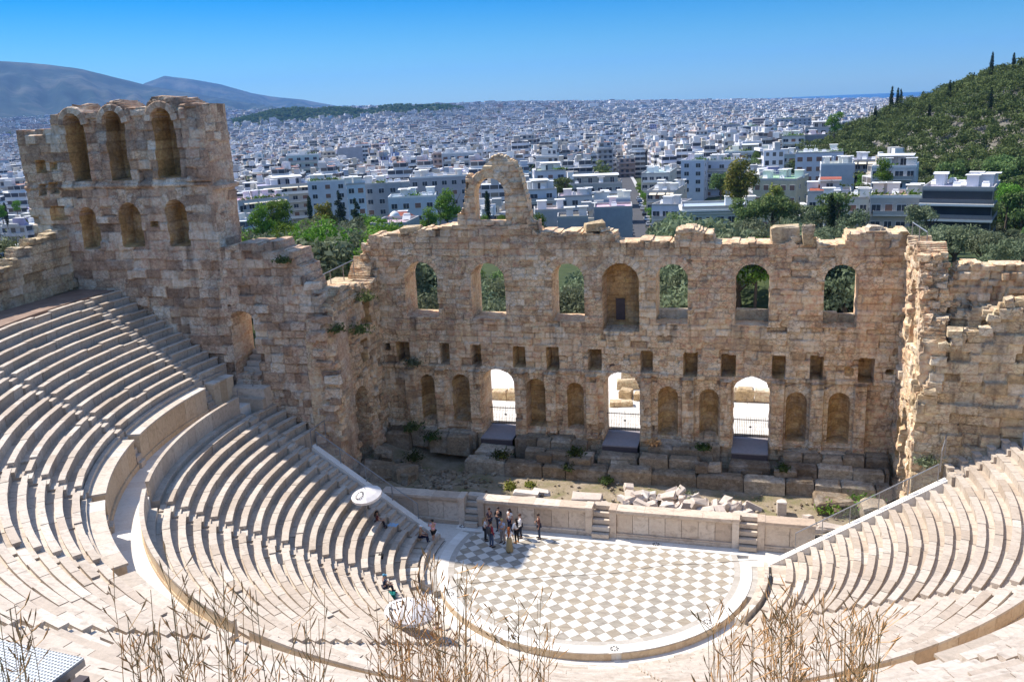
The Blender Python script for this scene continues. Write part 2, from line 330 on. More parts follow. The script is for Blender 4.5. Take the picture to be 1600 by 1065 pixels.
def leaf_cloud(pts,nrm,size,asp=1.0,seed=0,jit=0.9):
    """small four-cornered leaf clumps at pts, facing roughly along nrm"""
    rg=np.random.default_rng(seed); n=len(pts); nn=nrm+rg.normal(0,jit,(n,3)); nn/=np.linalg.norm(nn,axis=1)[:,None]+1e-9
    t=np.cross(nn,rg.normal(0,1,(n,3))); t/=np.linalg.norm(t,axis=1)[:,None]+1e-9; b=np.cross(nn,t)
    s=size*rg.uniform(0.55,1.25,(n,1)); k=rg.uniform(.6,1,(n,1))
    A=pts-t*s*asp; B=pts+b*s*k*0.6+t*s*0.1; Cc=pts+t*s*asp; D=pts-b*s*k*0.6-t*s*0.1
    V=np.stack([A,B,Cc,D],1).reshape(-1,3); F=np.arange(n*4).reshape(n,4); return V,F
# ================================================================== TERRAIN, SEA, MOUNTAINS
_D=[85,110,150,200,260,400,700,1000,1800]; _DZ=[2.9,-2,-8,-12,-15,-19,-25,-30,-38]
_A=[-60,-46,-38,-28,-15,-6,6.6,14,40]; _AZ=[40,35,26,20,8,-18,-58,-62,-50]
HILL=(212.0,389.0)
def ground_z(x,y):
    x=np.asarray(x,float); y=np.asarray(y,float)
    dx=x-9.0; dy=y+46.5; d=np.hypot(dx,dy); az=np.degrees(np.arctan2(dx,dy)); az=np.clip(az,-60,40)
    near=np.interp(d,_D,_DZ); far=np.interp(az,_A,_AZ)
    z=near+(far+38)*sstep(1700,4000,d)
    # falls to the coast (the mountain side on the left stays high)
    fall=sstep(5200,6600,d)*sstep(-20,-9,az); z=z*(1-fall)+(-99)*fall
    # wooded hill on the right, two low wooded hills in the city
    z=z+57*np.exp(-(np.hypot(x-HILL[0],y-HILL[1])/165)**3)
    hh=0*z
    for a,dd,h,s in ((-29.0,2900,38,130),(-26.4,2950,34,120),(-22.4,3100,32,130),(-20.2,3150,27,110)):
        hx=9+dd*math.sin(R(a)); hy=-46.5+dd*math.cos(R(a)); hh=np.maximum(hh,h*np.exp(-(np.hypot(x-hx,(y-hy)*0.6)/s)**2))
    z=z+hh
    z=z+8*sstep(-6,1,az)*sstep(84,112,d)*sstep(250,190,d)+6*sstep(-21,-25,az)*sstep(84,112,d)*sstep(260,190,d)
    z=z+(fnoise(x,y,60,3)-0.5)*3*sstep(95,200,d)
    # plaza behind the stage wall
    # theatre hollow and the slope the camera stands on
    r=np.hypot(x,y)
    cav=np.interp(r,[0,9.5,10.5,23,25.5,35,37.8,39,42,44,47.4,60,120],[-1.6,-1.6,-1.5,4.6,6.0,13.0,14.0,17.2,21.2,22.6,24.4,27,36])
    cav=np.where((x<-34)&(y>-16),np.minimum(cav,15.4-0.10*np.maximum(-x-40,0)),cav)
    side=np.where(x<0,sstep(4,9,y),sstep(5,10,y))
    zz=np.where(r>130,0,cav)*(1-side)+z*side
    wst=sstep(5,8,y)*sstep(22,18,np.abs(x))*sstep(15,11,y); zz=zz*(1-wst)+(-0.6)*wst
    return np.where(d<130, np.where(y<16, zz, np.where((np.abs(x)<60)&(y<44),2.4+0*z,z)), np.where(y<0, np.where(r<130,cav,36), z))
def gz1(x,y): return float(ground_z(np.array([x]),np.array([y]))[0])
ds=np.concatenate([np.arange(1.5,120,1.3),np.geomspace(121,9000,120)])
azs=np.radians(np.concatenate([np.arange(-180,-60,4),np.arange(-60,32,0.45),np.arange(32,180,4)]))
DD,AA=np.meshgrid(ds,azs,indexing='ij'); X=9+DD*np.sin(AA); Y=-46.5+DD*np.cos(AA); Z=ground_z(X,Y)
nd_,na=DD.shape; V=np.vstack([np.stack([X,Y,Z],-1).reshape(-1,3),[[9,-46.5,24.4]]])
i,j=np.meshgrid(np.arange(nd_-1),np.arange(na),indexing='ij'); j2=(j+1)%na
Fq=np.stack([i*na+j,i*na+j2,(i+1)*na+j2,(i+1)*na+j],-1).reshape(-1,4)[:, ::-1]
jj=np.arange(na); Ft=np.stack([np.full(na,nd_*na),jj,(jj+1)%na],-1)[:, ::-1]
g=link('ground',np_mesh('ground',V,[Fq,Ft]),M['ground'],smooth=True); tag(g,'olive and scrub covered ground sloping down to the city floor','ground',kind='structure')
mb=MB()
a0,a1=R(-40),R(40); n=60
for k in range(n):
    b0=a0+(a1-a0)*k/n; b1=a0+(a1-a0)*(k+1)/n
    P=[(9+q*math.sin(b),-46.5+q*math.cos(b),-93) for q,b in ((5600,b0),(5600,b1),(14500,b1),(14500,b0))]
    mb.add(P,[(0,1,2,3)])
tag(mb.build('sea',M['sea']),'strip of blue sea along the horizon','sea',kind='structure')
def ridge(name,prof,d,depth,label,seed):
    """prof: (azimuth deg, height of the crest above the camera as a slope)"""
    az=np.linspace(prof[0][0],prof[-1][0],260); hh=np.interp(az,[p[0] for p in prof],[p[1] for p in prof])*d
    rows=26; V=[]
    for k in range(rows):
        t=k/(rows-1); dd=d-depth*(1-t)
        base=30-20*t; prof_t=t**1.15
        rid=(fnoise(az*40,np.full_like(az,dd*0.05),60,seed,5)-0.5)
        z=base+(np.maximum(hh+26-base,-120))*prof_t+rid*depth*0.10*math.sin(math.pi*min(t,0.98))
        a=np.radians(az); V.append(np.stack([9+dd*np.sin(a),-46.5+dd*np.cos(a),z],-1))
    a=np.radians(az); V.append(np.stack([9+(d+900)*np.sin(a),-46.5+(d+900)*np.cos(a),0*az-100],-1))
    V=np.concatenate(V); n=len(az); i,j=np.meshgrid(np.arange(rows),np.arange(n-1),indexing='ij')
    F=np.stack([i*n+j,i*n+j+1,(i+1)*n+j+1,(i+1)*n+j],-1).reshape(-1,4)
    o=link(name,np_mesh(name,V,[F]),M['mount'],smooth=True); tag(o,label,'mountain',kind='structure')
ridge('mountain',[(-75,0.07),(-60,0.075),(-50,0.066),(-44.6,0.059),(-42,0.0555),(-40,0.049),(-38,0.039),(-36.5,0.031),(-34,0.022),(-31,0.010),(-29,0.0)],7600,2400,'long scrubby blue mountain ridge at the left edge of the horizon',11)
ridge('mountain',[(-41,0.010),(-38,0.024),(-36.9,0.0345),(-35.8,0.041),(-34.3,0.0365),(-32.8,0.031),(-31,0.0205),(-29.5,0.0155),(-28,0.0118),(-26,0.004),(-24,0.0)],10500,2200,'second lower blue mountain beyond the long ridge',23)

# ================================================================== ORCHESTRA AND CAVEA
def arcpts(r,a0,a1,n): return [(r*math.cos(R(a0+(a1-a0)*k/n)),r*math.sin(R(a0+(a1-a0)*k/n))) for k in range(n+1)]
def ring(mb,r0,r1,z0,z1,a0,a1,n,m=0,t=None,blk=None):
    """solid curved block from angle a0 to a1 (deg)"""
    for k in range(n):
        p0=a0+(a1-a0)*k/n; p1=a0+(a1-a0)*(k+1)/n
        c0,s0,c1,s1=math.cos(R(p0)),math.sin(R(p0)),math.cos(R(p1)),math.sin(R(p1))
        P=[(r0*c0,r0*s0,z0),(r1*c0,r1*s0,z0),(r1*c1,r1*s1,z0),(r0*c1,r0*s1,z0),(r0*c0,r0*s0,z1),(r1*c0,r1*s0,z1),(r1*c1,r1*s1,z1),(r0*c1,r0*s1,z1)]
        F=[(4,5,6,7),(0,4,7,3),(1,2,6,5)]
        if k==0: F.append((0,1,5,4))
        if k==n-1: F.append((3,7,6,2))
        mb.add(P,F,m,random.random() if t is None else t)
# checkered floor: disc cut by the chord
YC=2.2
al=math.degrees(math.asin(YC/8.15)); pts=arcpts(8.15,180-al,360+al,90)
mb=MB(); mb.add([(x,y,0.0) for x,y in pts],[tuple(range(len(pts)))])
tag(mb.build('orchestra_floor',M['checker']),'half round floor of white and grey marble squares laid diagonally','floor',kind='structure')
mb=MB(); ring(mb,8.15,8.5,-0.6,-0.002,180-al,360+al,60)
tag(mb.build('floor_border',M['grey_marble']),'narrow grey marble border round the checkered floor','floor',kind='structure')
mb=MB()
for k in range(20):
    x0=-8.9+k*0.89; mb.box((x0+0.445,2.58,-0.27),(0.885,0.74,0.55),t=random.random())
tag(mb.build('floor_strip',M['white_marble']),'pale marble strip along the foot of the stage front','floor',kind='structure')
for k,(a,b) in enumerate(((187,247.6),(249.6,286.2),(289.4,325.3),(329.0,352.5))):
    pass
ok=thing('orchestra_kerb','curved white marble kerb with its shaded outer face coloured brown round the checkered floor','kerb',(0,0,0))
for a,b in ((166.5,212.2),(212.4,247.6),(249.6,286.2),(289.4,325.3),(325.5,372)):
    mb=MB(); ring(mb,8.5,9.12,-0.75,0.004,a,b,max(4,int((b-a)/2.2))); mb.build('kerb_block',M['white_marble'],ok); mb=MB(); ring(mb,9.124,9.15,-0.75,-0.05,a,b,max(4,int((b-a)/2.2))); mb.build('kerb_shade_facing',M['parapet'],ok)  # thin brown shell colours in the shade and bounce on the outer face
mb=MB()
for a,b in ((247.6,249.6),(286.2,289.4)): ring(mb,8.5,9.1,-0.7,-0.02,a,b,2)
mb.build('threshold',M['paving'],ok)
mb=MB(); ring(mb,9.12,9.6,-1.0,-0.03,-14,14,14); ring(mb,9.12,9.5,-1.0,-0.03,168,212,20)
mb.build('gutter',M['grey_marble'],ok)
mb=MB(); ring(mb,9.12,10.62,-1.2,-0.42,166,374,110)
tag(mb.build('orchestra_corridor',M['paving']),'pale walkway between the kerb and the lowest seats','path',kind='structure')
# parodos floors at both ends
mb=MB()
mb.add([(-9.3,0.7,-0.006),(-9.2,2.95,-0.006),(-17.6,2.95,-0.006),(-17.6,1.9,-0.006)],[(0,1,2,3)]); mb.add([(-9.35,-1.8,-0.016),(-9.35,2.95,-0.016),(-8.8,2.95,-0.016),(-8.8,-1.8,-0.016)],[(0,3,2,1)])
mb.add([(8.9,1.0,-0.006),(17.5,2.2,-0.006),(17.5,2.95,-0.006),(8.9,2.95,-0.006)],[(0,1,2,3)])
tag(mb.build('side_entrance_floor',M['paving']),'pale paved floor of the two side entrances','floor',kind='structure')

def seat_profile(rf,z,rb,rn,zl):
    return [(rf,z),(rf,z-0.06),(rf+0.075,z-0.14),(rf+0.075,zl),(rn+0.10,zl),(rn+0.10,z-0.18),(rb-0.02,z-0.18),(rb,z)]
def seat_row(mb,rf,z,bw,dr,a0,a1,zl,jit=0.012,rough=0.0):
    """one curved bench made of blocks about 1.3 m long"""
    L=R(a1-a0)*rf; nb=max(1,int(round(L/1.35))); cuts=[a0]+[a0+(a1-a0)*(k+random.uniform(-.25,.25))/nb for k in range(1,nb)]+[a1]
    for k in range(nb):
        b0,b1=cuts[k],cuts[k+1]; t=random.random(); dz=random.uniform(-jit,jit); dr_=random.uniform(-jit,jit)
        if rough and random.random()<rough: dz-=random.uniform(0.03,0.10); dr_+=random.uniform(0,0.06)
        pr=seat_profile(rf+dr_,z+dz,rf+bw+random.uniform(-.02,.02)*(1+4*rough),rf+dr,zl); m=len(pr); ns=3; vs=[];g=math.degrees(0.015/rf)
        for q in range(ns+1):
            a=R(b0+g+(b1-b0-2*g)*q/ns); c,s=math.cos(a),math.sin(a)
            vs+=[(p[0]*c,p[0]*s,p[1]) for p in pr]
        fs=[(q*m+i,(q+1)*m+i,(q+1)*m+(i+1)%m,q*m+(i+1)%m) for q in range(ns) for i in range(m)]
        fs+=[tuple(range(m)),tuple(range(ns*m+m-1,ns*m-1,-1))]
        mb.add(vs,fs,0,t)
LR=[(11.34-0.42+0.68*k, 0.56+0.395*k) for k in range(18)]   # front radius, height of each lower row
LST=[210.0,248.5,289.0,330.0]; SWID=0.78
def ypos_angle(r,y,left): 
    a=math.degrees(math.asin(max(-1,min(1,y/r)))); return 180-a if left else a+360
def lower_end(r,left):
    if left:
        if r>19.3: return ypos_angle(r,3.95,True)
        return 174.0
    if r>19.3: return ypos_angle(r,4.4,False)
    return 367.0
low=thing('lower_seating','lower bank of curved marble seat rows round the checkered floor','seating',(0,0,0))
bounds=[None]+LST+[None]
for wdg in range(5):
    wo=empty('seating_wedge',low)
    for k,(rf,z) in enumerate(LR):
        hw=math.degrees(SWID/2/rf); rough=0.35 if k<2 else (0.12 if k<5 else 0.03)
        # the end stairs beside the side walls
        a0=lower_end(rf,True)+math.degrees(1.15/rf) if wdg==0 else bounds[wdg]+hw
        a1=lower_end(rf,False) if wdg==4 else bounds[wdg+1]-hw
        mb=MB()
        if wdg==0 and rf>19.3:
            ls=175.2; seat_row(mb,rf,z,0.36,0.68,ls+math.degrees(0.9/rf),a1,z-2.6,rough=rough)
            seat_row(mb,rf,z,0.36,0.68,lower_end(rf,True),ls,z-3.2)
        elif wdg==4 and rf>19.3:
            ls=368.3; seat_row(mb,rf,z,0.36,0.68,a0,ls,z-2.6); seat_row(mb,rf,z,0.36,0.68,ls+math.degrees(0.8/rf),a1,z-3.2)
        else: seat_row(mb,rf,z,0.36,0.68,a0,a1,z-2.6,rough=rough)
        mb.build('seat_row',M['seat_old'] if k<2 else M['seat'],wo)
def stair(mb,rows,dr,bw,rise,a,wid,zl):
    for rf,z in rows:
        for ra,rb,zz in ((rf-0.06,rf+bw-0.10,z-rise*0.52),(rf+bw-0.10,rf+dr-0.06,z-0.10)):
            h=math.degrees(wid/2/rf); ring(mb,ra,rb,zl(z),zz+random.uniform(-.01,.01),a-h,a+h,1)
for a in LST:
    mb=MB(); stair(mb,LR,0.68,0.42,0.395,a,SWID-0.01,lambda z:z-2.4); mb.build('stair_flight',M['seat'],low)
mb=MB()
for rf,z in LR:
    if rf>19.3: stair(mb,[(rf,z)],0.68,0.42,0.395,175.2+math.degrees(0.45/rf),0.88,lambda z:z-2.4)
    else: stair(mb,[(rf,z)],0.68,0.42,0.395,174.0+math.degrees(0.58/rf),1.13,lambda z:z-2.4)
mb.build('stair_flight',M['seat'],low)
mb=MB()
for rf,z in LR:
    if rf>19.3: stair(mb,[(rf,z)],0.68,0.42,0.395,368.3+math.degrees(0.4/rf),0.78,lambda z:z-2.4)
mb.build('stair_flight',M['seat'],low)
# low broken first step and the curved honour benches beside the side entrances
mb=MB()
for a0,a1 in ((176,209),(211,247.6),(249.4,288),(290,329),(331,367)):
    n=int((a1-a0)/4)
    for k in range(n):
        b0=a0+(a1-a0)*k/n; b1=a0+(a1-a0)*(k+1)/n
        ring(mb,10.25+random.uniform(-.05,.05),11.05,-1.2,0.14+random.uniform(-.06,.05),b0+.06,b1-.06,2)
mb.build('front_step',M['seat_old'],low)
for a0,a1,r0,zt in ((331.5,366,9.85,0.33),(174,207,9.95,0.30)):
    mb=MB(); n=14
    for k in range(n): ring(mb,r0-0.05,r0+0.17,-1.0,zt+random.uniform(-.02,.02),a0+(a1-a0)*k/n,a0+(a1-a0)*(k+1)/n,1)
    for k in range(n): ring(mb,r0-0.40,r0-0.05,-1.0,zt-0.30,a0+(a1-a0)*k/n,a0+(a1-a0)*(k+1)/n,1)
    mb.build('honour_bench',M['seat_old'],low)
# analemma copings (white sloping strips at both ends)
for a,rs in ((173.2,(9.7,19.0)),(367.9,(9.6,19.4))):
    mb=MB(); r0,r1=rs; z0=0.56+(r0-11.34)*0.581; z1=0.56+(r1-11.34)*0.581; n=9
    sgn=1 if a<200 else -1
    for k in range(n):
        ra=r0+(r1-r0)*k/n; rb=r0+(r1-r0)*(k+1)/n-0.01
        vs=[]
        for rr in (ra,rb):
            zz=0.72+(rr-11.34)*0.581
            c=Vector((math.cos(R(a)),math.sin(R(a)),0)); nn=Vector((-c.y,c.x,0))*-sgn
            for off,dz in ((-0.12,0),(0.34,0),(0.34,-0.22),(0.26,-0.22),(0.26,-9),(-0.12,-9)): 
                q=c*rr+nn*off; vs.append((q.x,q.y,max(zz+dz,-0.5)))
        m_=6; fs=[(i,(i+1)%m_,m_+(i+1)%m_,m_+i) for i in range(m_)]+[tuple(range(m_-1,-1,-1)),tuple(range(m_,2*m_))]
        mb.add(vs,fs)
    mb.build('end_wall',M['white_marble'],low)
# parapet on top of the lower bank
ZP=8.52; RP=23.62
for a0,a1 in ((176.2,208.9),(211.1,247.4),(249.6,287.8),(290.2,328.8),(331.2,368)):
    mb=MB(); n=int((a1-a0)/2.4)
    for k in range(n):
        b0=a0+(a1-a0)*k/n; b1=a0+(a1-a0)*(k+1)/n-0.03; t=random.random()
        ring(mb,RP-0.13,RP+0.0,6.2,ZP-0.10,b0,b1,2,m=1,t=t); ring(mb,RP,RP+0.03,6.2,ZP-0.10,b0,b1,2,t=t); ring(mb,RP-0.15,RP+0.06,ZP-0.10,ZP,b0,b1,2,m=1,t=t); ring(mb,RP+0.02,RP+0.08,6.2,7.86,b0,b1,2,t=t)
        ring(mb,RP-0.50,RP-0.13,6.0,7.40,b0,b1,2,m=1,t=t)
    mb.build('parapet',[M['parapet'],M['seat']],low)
ZD=7.70
mb=MB(); ring(mb,RP-0.05,25.5,5.2,ZD,165.5,374,120)
tag(mb.build('walkway',M['paving']),'curved paved walkway between the lower and the upper seats','path',kind='structure')
# ---- upper bank
UP=[(25.95+0.625*j, 10.05+0.41*j) for j in range(14)]; UDR=0.625
UST=[178.0,198.6,217.0,235.2,253.2,271.2,289.2,304.5,323.0,341.0]
upp=thing('upper_seating','upper bank of curved marble seat rows above the paved walkway','seating',(0,0,0))
ub=[None]+UST+[None]
for wdg in range(len(UST)+1):
    wo=empty('seating_wedge',upp)
    for k,(rf,z) in enumerate(UP[:-1]):
        hw=math.degrees(0.36/rf)
        a0=ypos_angle(rf,4.0,True) if wdg==0 else ub[wdg]+hw
        a1=ypos_angle(rf,4.4,False) if wdg==len(UST) else ub[wdg+1]-hw
        mb=MB(); seat_row(mb,rf,z,0.31,UDR,a0,a1,z-2.8,rough=0.04); mb.build('seat_row',M['seat'],wo)
for a in UST:
    mb=MB(); stair(mb,UP[:-1],UDR,0.37,0.41,a,0.71,lambda z:z-2.6)
    for q in range(6): ring(mb,24.86+q*0.19,25.98,6.5,ZD+0.33*(q+1),a-0.8,a+0.8,1)
    mb.build('stair_flight',M['seat'],upp)
for q,(a0,a1) in enumerate(zip([172.4]+[u+0.95 for u in UST],[u-0.95 for u in UST]+[369.6])):
    mb=MB(); n=max(3,int((a1-a0)/2.6))
    for k in range(n):
        b0=a0+(a1-a0)*k/n; b1=a0+(a1-a0)*(k+1)/n-0.03; t=random.random()
        ring(mb,25.08,25.98,6.0,9.34,b0,b1,2,t=t); ring(mb,25.00,25.74,9.34,9.44,b0,b1,2,m=1,t=t); ring(mb,24.98,25.08,6.0,7.98,b0,b1,2,t=t)
    mb.build('plinth_wall',[M['parapet'],M['seat_old']],upp)
    mb=MB(); ring(mb,25.74,25.98,8.0,9.64,a0,a1,n); mb.build('plinth_step',M['seat'],upp)
mb=MB(); ring(mb,34.0,38.2,13.2,15.0,150,374,110)
def terr():
    m=NT('terrace_earth'); p=m.pos(); m.col(m.ramp(m.noise(p,1.2,6,0.7),[(0.3,(0.20,0.13,0.10)),(0.7,(0.36,0.26,0.20))])); return m.mat
tag(mb.build('upper_terrace',terr()),'reddish earth terrace above the top row of seats','terrace',kind='structure')

# ================================================================== MASONRY WALLS
def arch_sdf(u,z,o):
    u0,u1,z0,z1=o[:4]; arch=o[4] if len(o)>4 else 1
    uc=(u0+u1)/2; hw=(u1-u0)/2
    if arch:
        zs=z1-hw; d=np.where(z<zs,np.abs(u-uc)-hw,np.hypot(u-uc,z-zs)-hw)
    else: d=np.maximum(np.abs(u-uc)-hw,z-z1)
    return np.maximum(d,z0-z)
def masonry(name,parent,O,ud,nd,U,z0,top,thick,cell=0.09,holes=(),niches=(),bumps=(),seed=0,course=(0.30,0.54),blk=(0.32,1.25),rough=0.04,mat='wall',nmat='niche',rag=0.10,backmat=None):
    """stone wall in courses: front face is a height field of blocks, holes are cut through, niches are pressed in."""
    rg=np.random.default_rng(seed); O=np.array(O,float); ud=np.array(ud,float); nd=np.array(nd,float)
    u=np.arange(U[0],U[1]+cell*0.5,cell); zmax=max(top(x) for x in u)+0.4
    z=np.arange(z0,zmax,cell); nu,nz=len(u)-1,len(z)-1
    UU,ZZ=np.meshgrid(u,z,indexing='ij'); T=np.array([top(x) for x in u])
    # block pattern
    zb=[z0]
    while zb[-1]<zmax: zb.append(zb[-1]+rg.uniform(*course))
    zb=np.array(zb); zw=ZZ+(vnoise(UU,ZZ,2.2,2.2,seed+5)-0.5)*0.16+(vnoise(UU,ZZ,0.6,0.6,seed+6)-0.5)*0.07; uw=UU+(vnoise(UU,ZZ,0.7,0.7,seed+7)-0.5)*0.12; ci=np.clip(np.searchsorted(zb,zw)-1,0,len(zb)-2)
    tone=np.zeros_like(UU); off=np.zeros_like(UU); jd=np.minimum(zw-zb[ci],zb[ci+1]-zw)
    for c in range(len(zb)-1):
        m=ci==c
        if not m.any(): continue
        br=[U[0]-1]
        while br[-1]<U[1]+2: br.append(br[-1]+rg.uniform(*blk))
        br=np.array(br); bi=np.searchsorted(br,uw[m])-1; nb=len(br)
        tone[m]=rg.random(nb)[bi]; off[m]=(rg.normal(0,rough,nb)-np.where(rg.random(nb)<0.06,0.14,0))[bi]
        jd[m]=np.minimum(jd[m],np.minimum(uw[m]-br[bi],br[bi+1]-uw[m]))
    for o in list(holes)+list(niches):
        if len(o)>4 and o[4]==0: continue
        s=arch_sdf(UU,ZZ,o); hw=(o[1]-o[0])/2; zs=o[3]-hw; m=(s>0)&(s<0.55)&(ZZ>zs)
        a=np.arctan2(ZZ-zs,UU-(o[0]+o[1])/2)*(hw+0.3)/0.36; ai=np.floor(a).astype(int)
        tone[m]=rg.random(64)[ai[m]%64]*0.8+0.2; off[m]=0.03; jd[m]=np.minimum((a-ai)*0.36,(1-(a-ai))*0.36)[m]
    ero=fnoise(UU,ZZ,1.6,seed+9,4)-0.5
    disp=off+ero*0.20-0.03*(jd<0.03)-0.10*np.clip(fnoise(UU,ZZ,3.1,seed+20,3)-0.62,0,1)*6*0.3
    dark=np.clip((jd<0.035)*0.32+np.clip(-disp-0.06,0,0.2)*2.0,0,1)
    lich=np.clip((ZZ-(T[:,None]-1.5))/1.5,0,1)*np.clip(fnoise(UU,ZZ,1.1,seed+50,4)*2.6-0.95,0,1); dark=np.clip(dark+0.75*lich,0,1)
    st=np.clip(fnoise(UU*3.2,ZZ*0.45,1.0,seed+60,3)*3.4-1.75,0,1)
    for o in list(holes)+[q for q in niches if q[5]>1]:
        und=(UU>o[0]-.25)&(UU<o[1]+.25)&(ZZ<o[2])&(ZZ>o[2]-2.6); dark=np.where(und,np.clip(dark+st*np.clip((ZZ-o[2]+2.6)/2.6,0,1)*0.8,0,1),dark)
    for b in bumps: # (u0,u1,z0,z1,out)
        disp=disp+b[4]*((UU>b[0])&(UU<b[1])&(ZZ>b[2])&(ZZ<b[3]))
    Uv,Zv=UU.copy(),ZZ.copy(); dep=np.zeros_like(UU)
    cu=(UU[:-1,:-1]+UU[1:,1:])/2; cz=(ZZ[:-1,:-1]+ZZ[1:,1:])/2
    keep=cz<np.interp(cu,u,T)+(vnoise(cu,cz,0.5,0.5,seed+31)-0.5)*rag*2
    nlab=np.full(cu.shape,-1,int)
    def snap(o,lim):
        nonlocal Uv,Zv
        s=arch_sdf(UU,ZZ,o); e=1e-3; gu=(arch_sdf(UU+e,ZZ,o)-s)/e; gz_=(arch_sdf(UU,ZZ+e,o)-s)/e
        m=np.abs(s)<lim; Uv=np.where(m,UU-s*gu,Uv); Zv=np.where(m,ZZ-s*gz_,Zv); return s
    for o in holes:
        s=snap(o,cell*0.55); keep&=~(arch_sdf(cu,cz,o)<0)
    for q,o in enumerate(niches):
        s=snap(o,cell*0.55); uc=(o[0]+o[1])/2; hw=(o[1]-o[0])/2; ins=s<-cell*0.55
        rd=np.sqrt(np.clip(1-((UU-uc)/hw)**2,0.05,1)) if o[6] else 1.0
        dep=np.where(ins,o[5]*rd,dep); nlab=np.where(arch_sdf(cu,cz,o)<-cell*0.4,q,nlab)
        disp=np.where(ins,disp*0.3,disp)
    Pf=O+Uv[...,None]*ud+Zv[...,None]*np.array([0,0,1.0])+(disp-dep)[...,None]*nd
    bk=(fnoise(UU,ZZ,1.2,seed+40,3)-0.5)*0.2
    Pb=O+Uv[...,None]*ud+Zv[...,None]*np.array([0,0,1.0])+(-np.maximum(thick,dep+0.25)+bk)[...,None]*nd
    idx=np.arange((nu+1)*(nz+1)).reshape(nu+1,nz+1); nb_=idx.size
    flip=np.dot(np.cross(ud,[0,0,1]),nd)<0
    def quads(mask,add=0,rev=False):
        i,j=np.nonzero(mask); q=np.stack([idx[i,j],idx[i+1,j],idx[i+1,j+1],idx[i,j+1]],-1)+add
        return q[:, ::-1] if rev!=flip else q
    kf=keep&(nlab<0); Fs=[quads(kf),quads(keep,nb_,True)]
    # rims between front and back
    K=np.pad(keep,1); 
    for di,dj in ((1,0),(-1,0),(0,1),(0,-1)):
        nbk=K[1+di:1+di+nu,1+dj:1+dj+nz]; m=keep&~nbk; i,j=np.nonzero(m)
        if di==1: a,b=idx[i+1,j],idx[i+1,j+1]
        elif di==-1: a,b=idx[i,j+1],idx[i,j]
        elif dj==1: a,b=idx[i+1,j+1],idx[i,j+1]
        else: a,b=idx[i,j],idx[i+1,j]
        lay=[0,2,3,1] if thick>0.7 else [0,1]
        for la,lb in zip(lay[:-1],lay[1:]):
            q=np.stack([a+la*nb_,a+lb*nb_,b+lb*nb_,b+la*nb_],-1); Fs.append(q[:, ::-1] if flip else q)
    def mid(f,sd):
        ju=(vnoise(UU,ZZ,0.33,0.33,sd)-0.5)*0.20; jz=(vnoise(UU,ZZ,0.33,0.33,sd+1)-0.5)*0.20
        return Pf*(1-f)+Pb*f+ju[...,None]*ud+jz[...,None]*np.array([0,0,1.0])
    V=np.concatenate([Pf.reshape(-1,3),Pb.reshape(-1,3),mid(0.3,seed+71).reshape(-1,3),mid(0.66,seed+81).reshape(-1,3)]); tn=np.concatenate([tone.ravel(),np.full(nb_,0.45)+0.3*(bk.ravel()*5),tone.ravel()*0.5+0.3,np.full(nb_,0.5)]); dk=np.concatenate([dark.ravel(),np.zeros(nb_*3)])
    org=worldloc(parent) if parent else Vector((0,0,0)); V=V-np.array(org)
    def emit(nm,Fs,mt):
        used=np.unique(np.concatenate([f.ravel() for f in Fs])); mp=np.full(len(V),-1,np.int64); mp[used]=np.arange(len(used))
        me=np_mesh(nm,V[used],[mp[f] for f in Fs]); attr(me,'tone',tn[used]); attr(me,'dark',dk[used])
        return link(nm,me,M[mt],parent)
    ob=emit(name,Fs,mat)
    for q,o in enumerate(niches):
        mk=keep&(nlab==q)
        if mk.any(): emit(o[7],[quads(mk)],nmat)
    return ob
def prof(pts):
    xs=[p[0] for p in pts]; zs=[p[1] for p in pts]
    return lambda u: float(np.interp(u,xs,zs))
def steps(pts):
    """stepped profile: value holds until the next x"""
    def f(u):
        z=pts[0][1]
        for x,h in pts:
            if u>=x: z=h
        return z
    return f
# ---- stage wall
stg=thing('stage_wall','tall ruined stage wall pierced by arched windows and three arched doors','wall',(0,12,1))
WIN=[(-15.62,-13.11,11.55,15.58),(-10.55,-8.05,11.5,15.5),(-4.72,-2.45,11.45,15.5),(2.42,4.52,11.45,15.5),(7.55,9.72,11.45,15.5),(13.05,15.1,11.45,15.5)]
DOOR=[(-10.15,-7.72,-1,7.85),(-1.27,1.29,-1,7.92),(7.56,9.98,-1,7.95)]
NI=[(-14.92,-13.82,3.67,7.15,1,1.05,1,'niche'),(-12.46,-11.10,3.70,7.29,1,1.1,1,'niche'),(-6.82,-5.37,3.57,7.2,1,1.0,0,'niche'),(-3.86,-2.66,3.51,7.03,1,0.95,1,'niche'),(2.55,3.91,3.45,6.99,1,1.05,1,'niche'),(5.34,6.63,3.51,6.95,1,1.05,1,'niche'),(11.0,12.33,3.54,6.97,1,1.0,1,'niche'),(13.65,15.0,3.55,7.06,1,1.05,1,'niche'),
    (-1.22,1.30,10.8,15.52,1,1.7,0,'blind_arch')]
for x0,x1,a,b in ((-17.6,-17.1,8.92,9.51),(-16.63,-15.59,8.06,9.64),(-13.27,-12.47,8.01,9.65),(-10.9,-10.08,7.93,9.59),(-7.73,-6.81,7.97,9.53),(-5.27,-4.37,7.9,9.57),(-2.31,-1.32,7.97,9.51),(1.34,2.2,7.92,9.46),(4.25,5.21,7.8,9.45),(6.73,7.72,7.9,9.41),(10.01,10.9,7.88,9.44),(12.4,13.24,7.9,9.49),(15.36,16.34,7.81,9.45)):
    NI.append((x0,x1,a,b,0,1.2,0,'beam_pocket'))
NI+= [(14.51,15.1,8.2,8.79,0,0.25,0,'beam_pocket'),(17.0,17.5,8.38,8.78,0,0.6,0,'beam_pocket')]
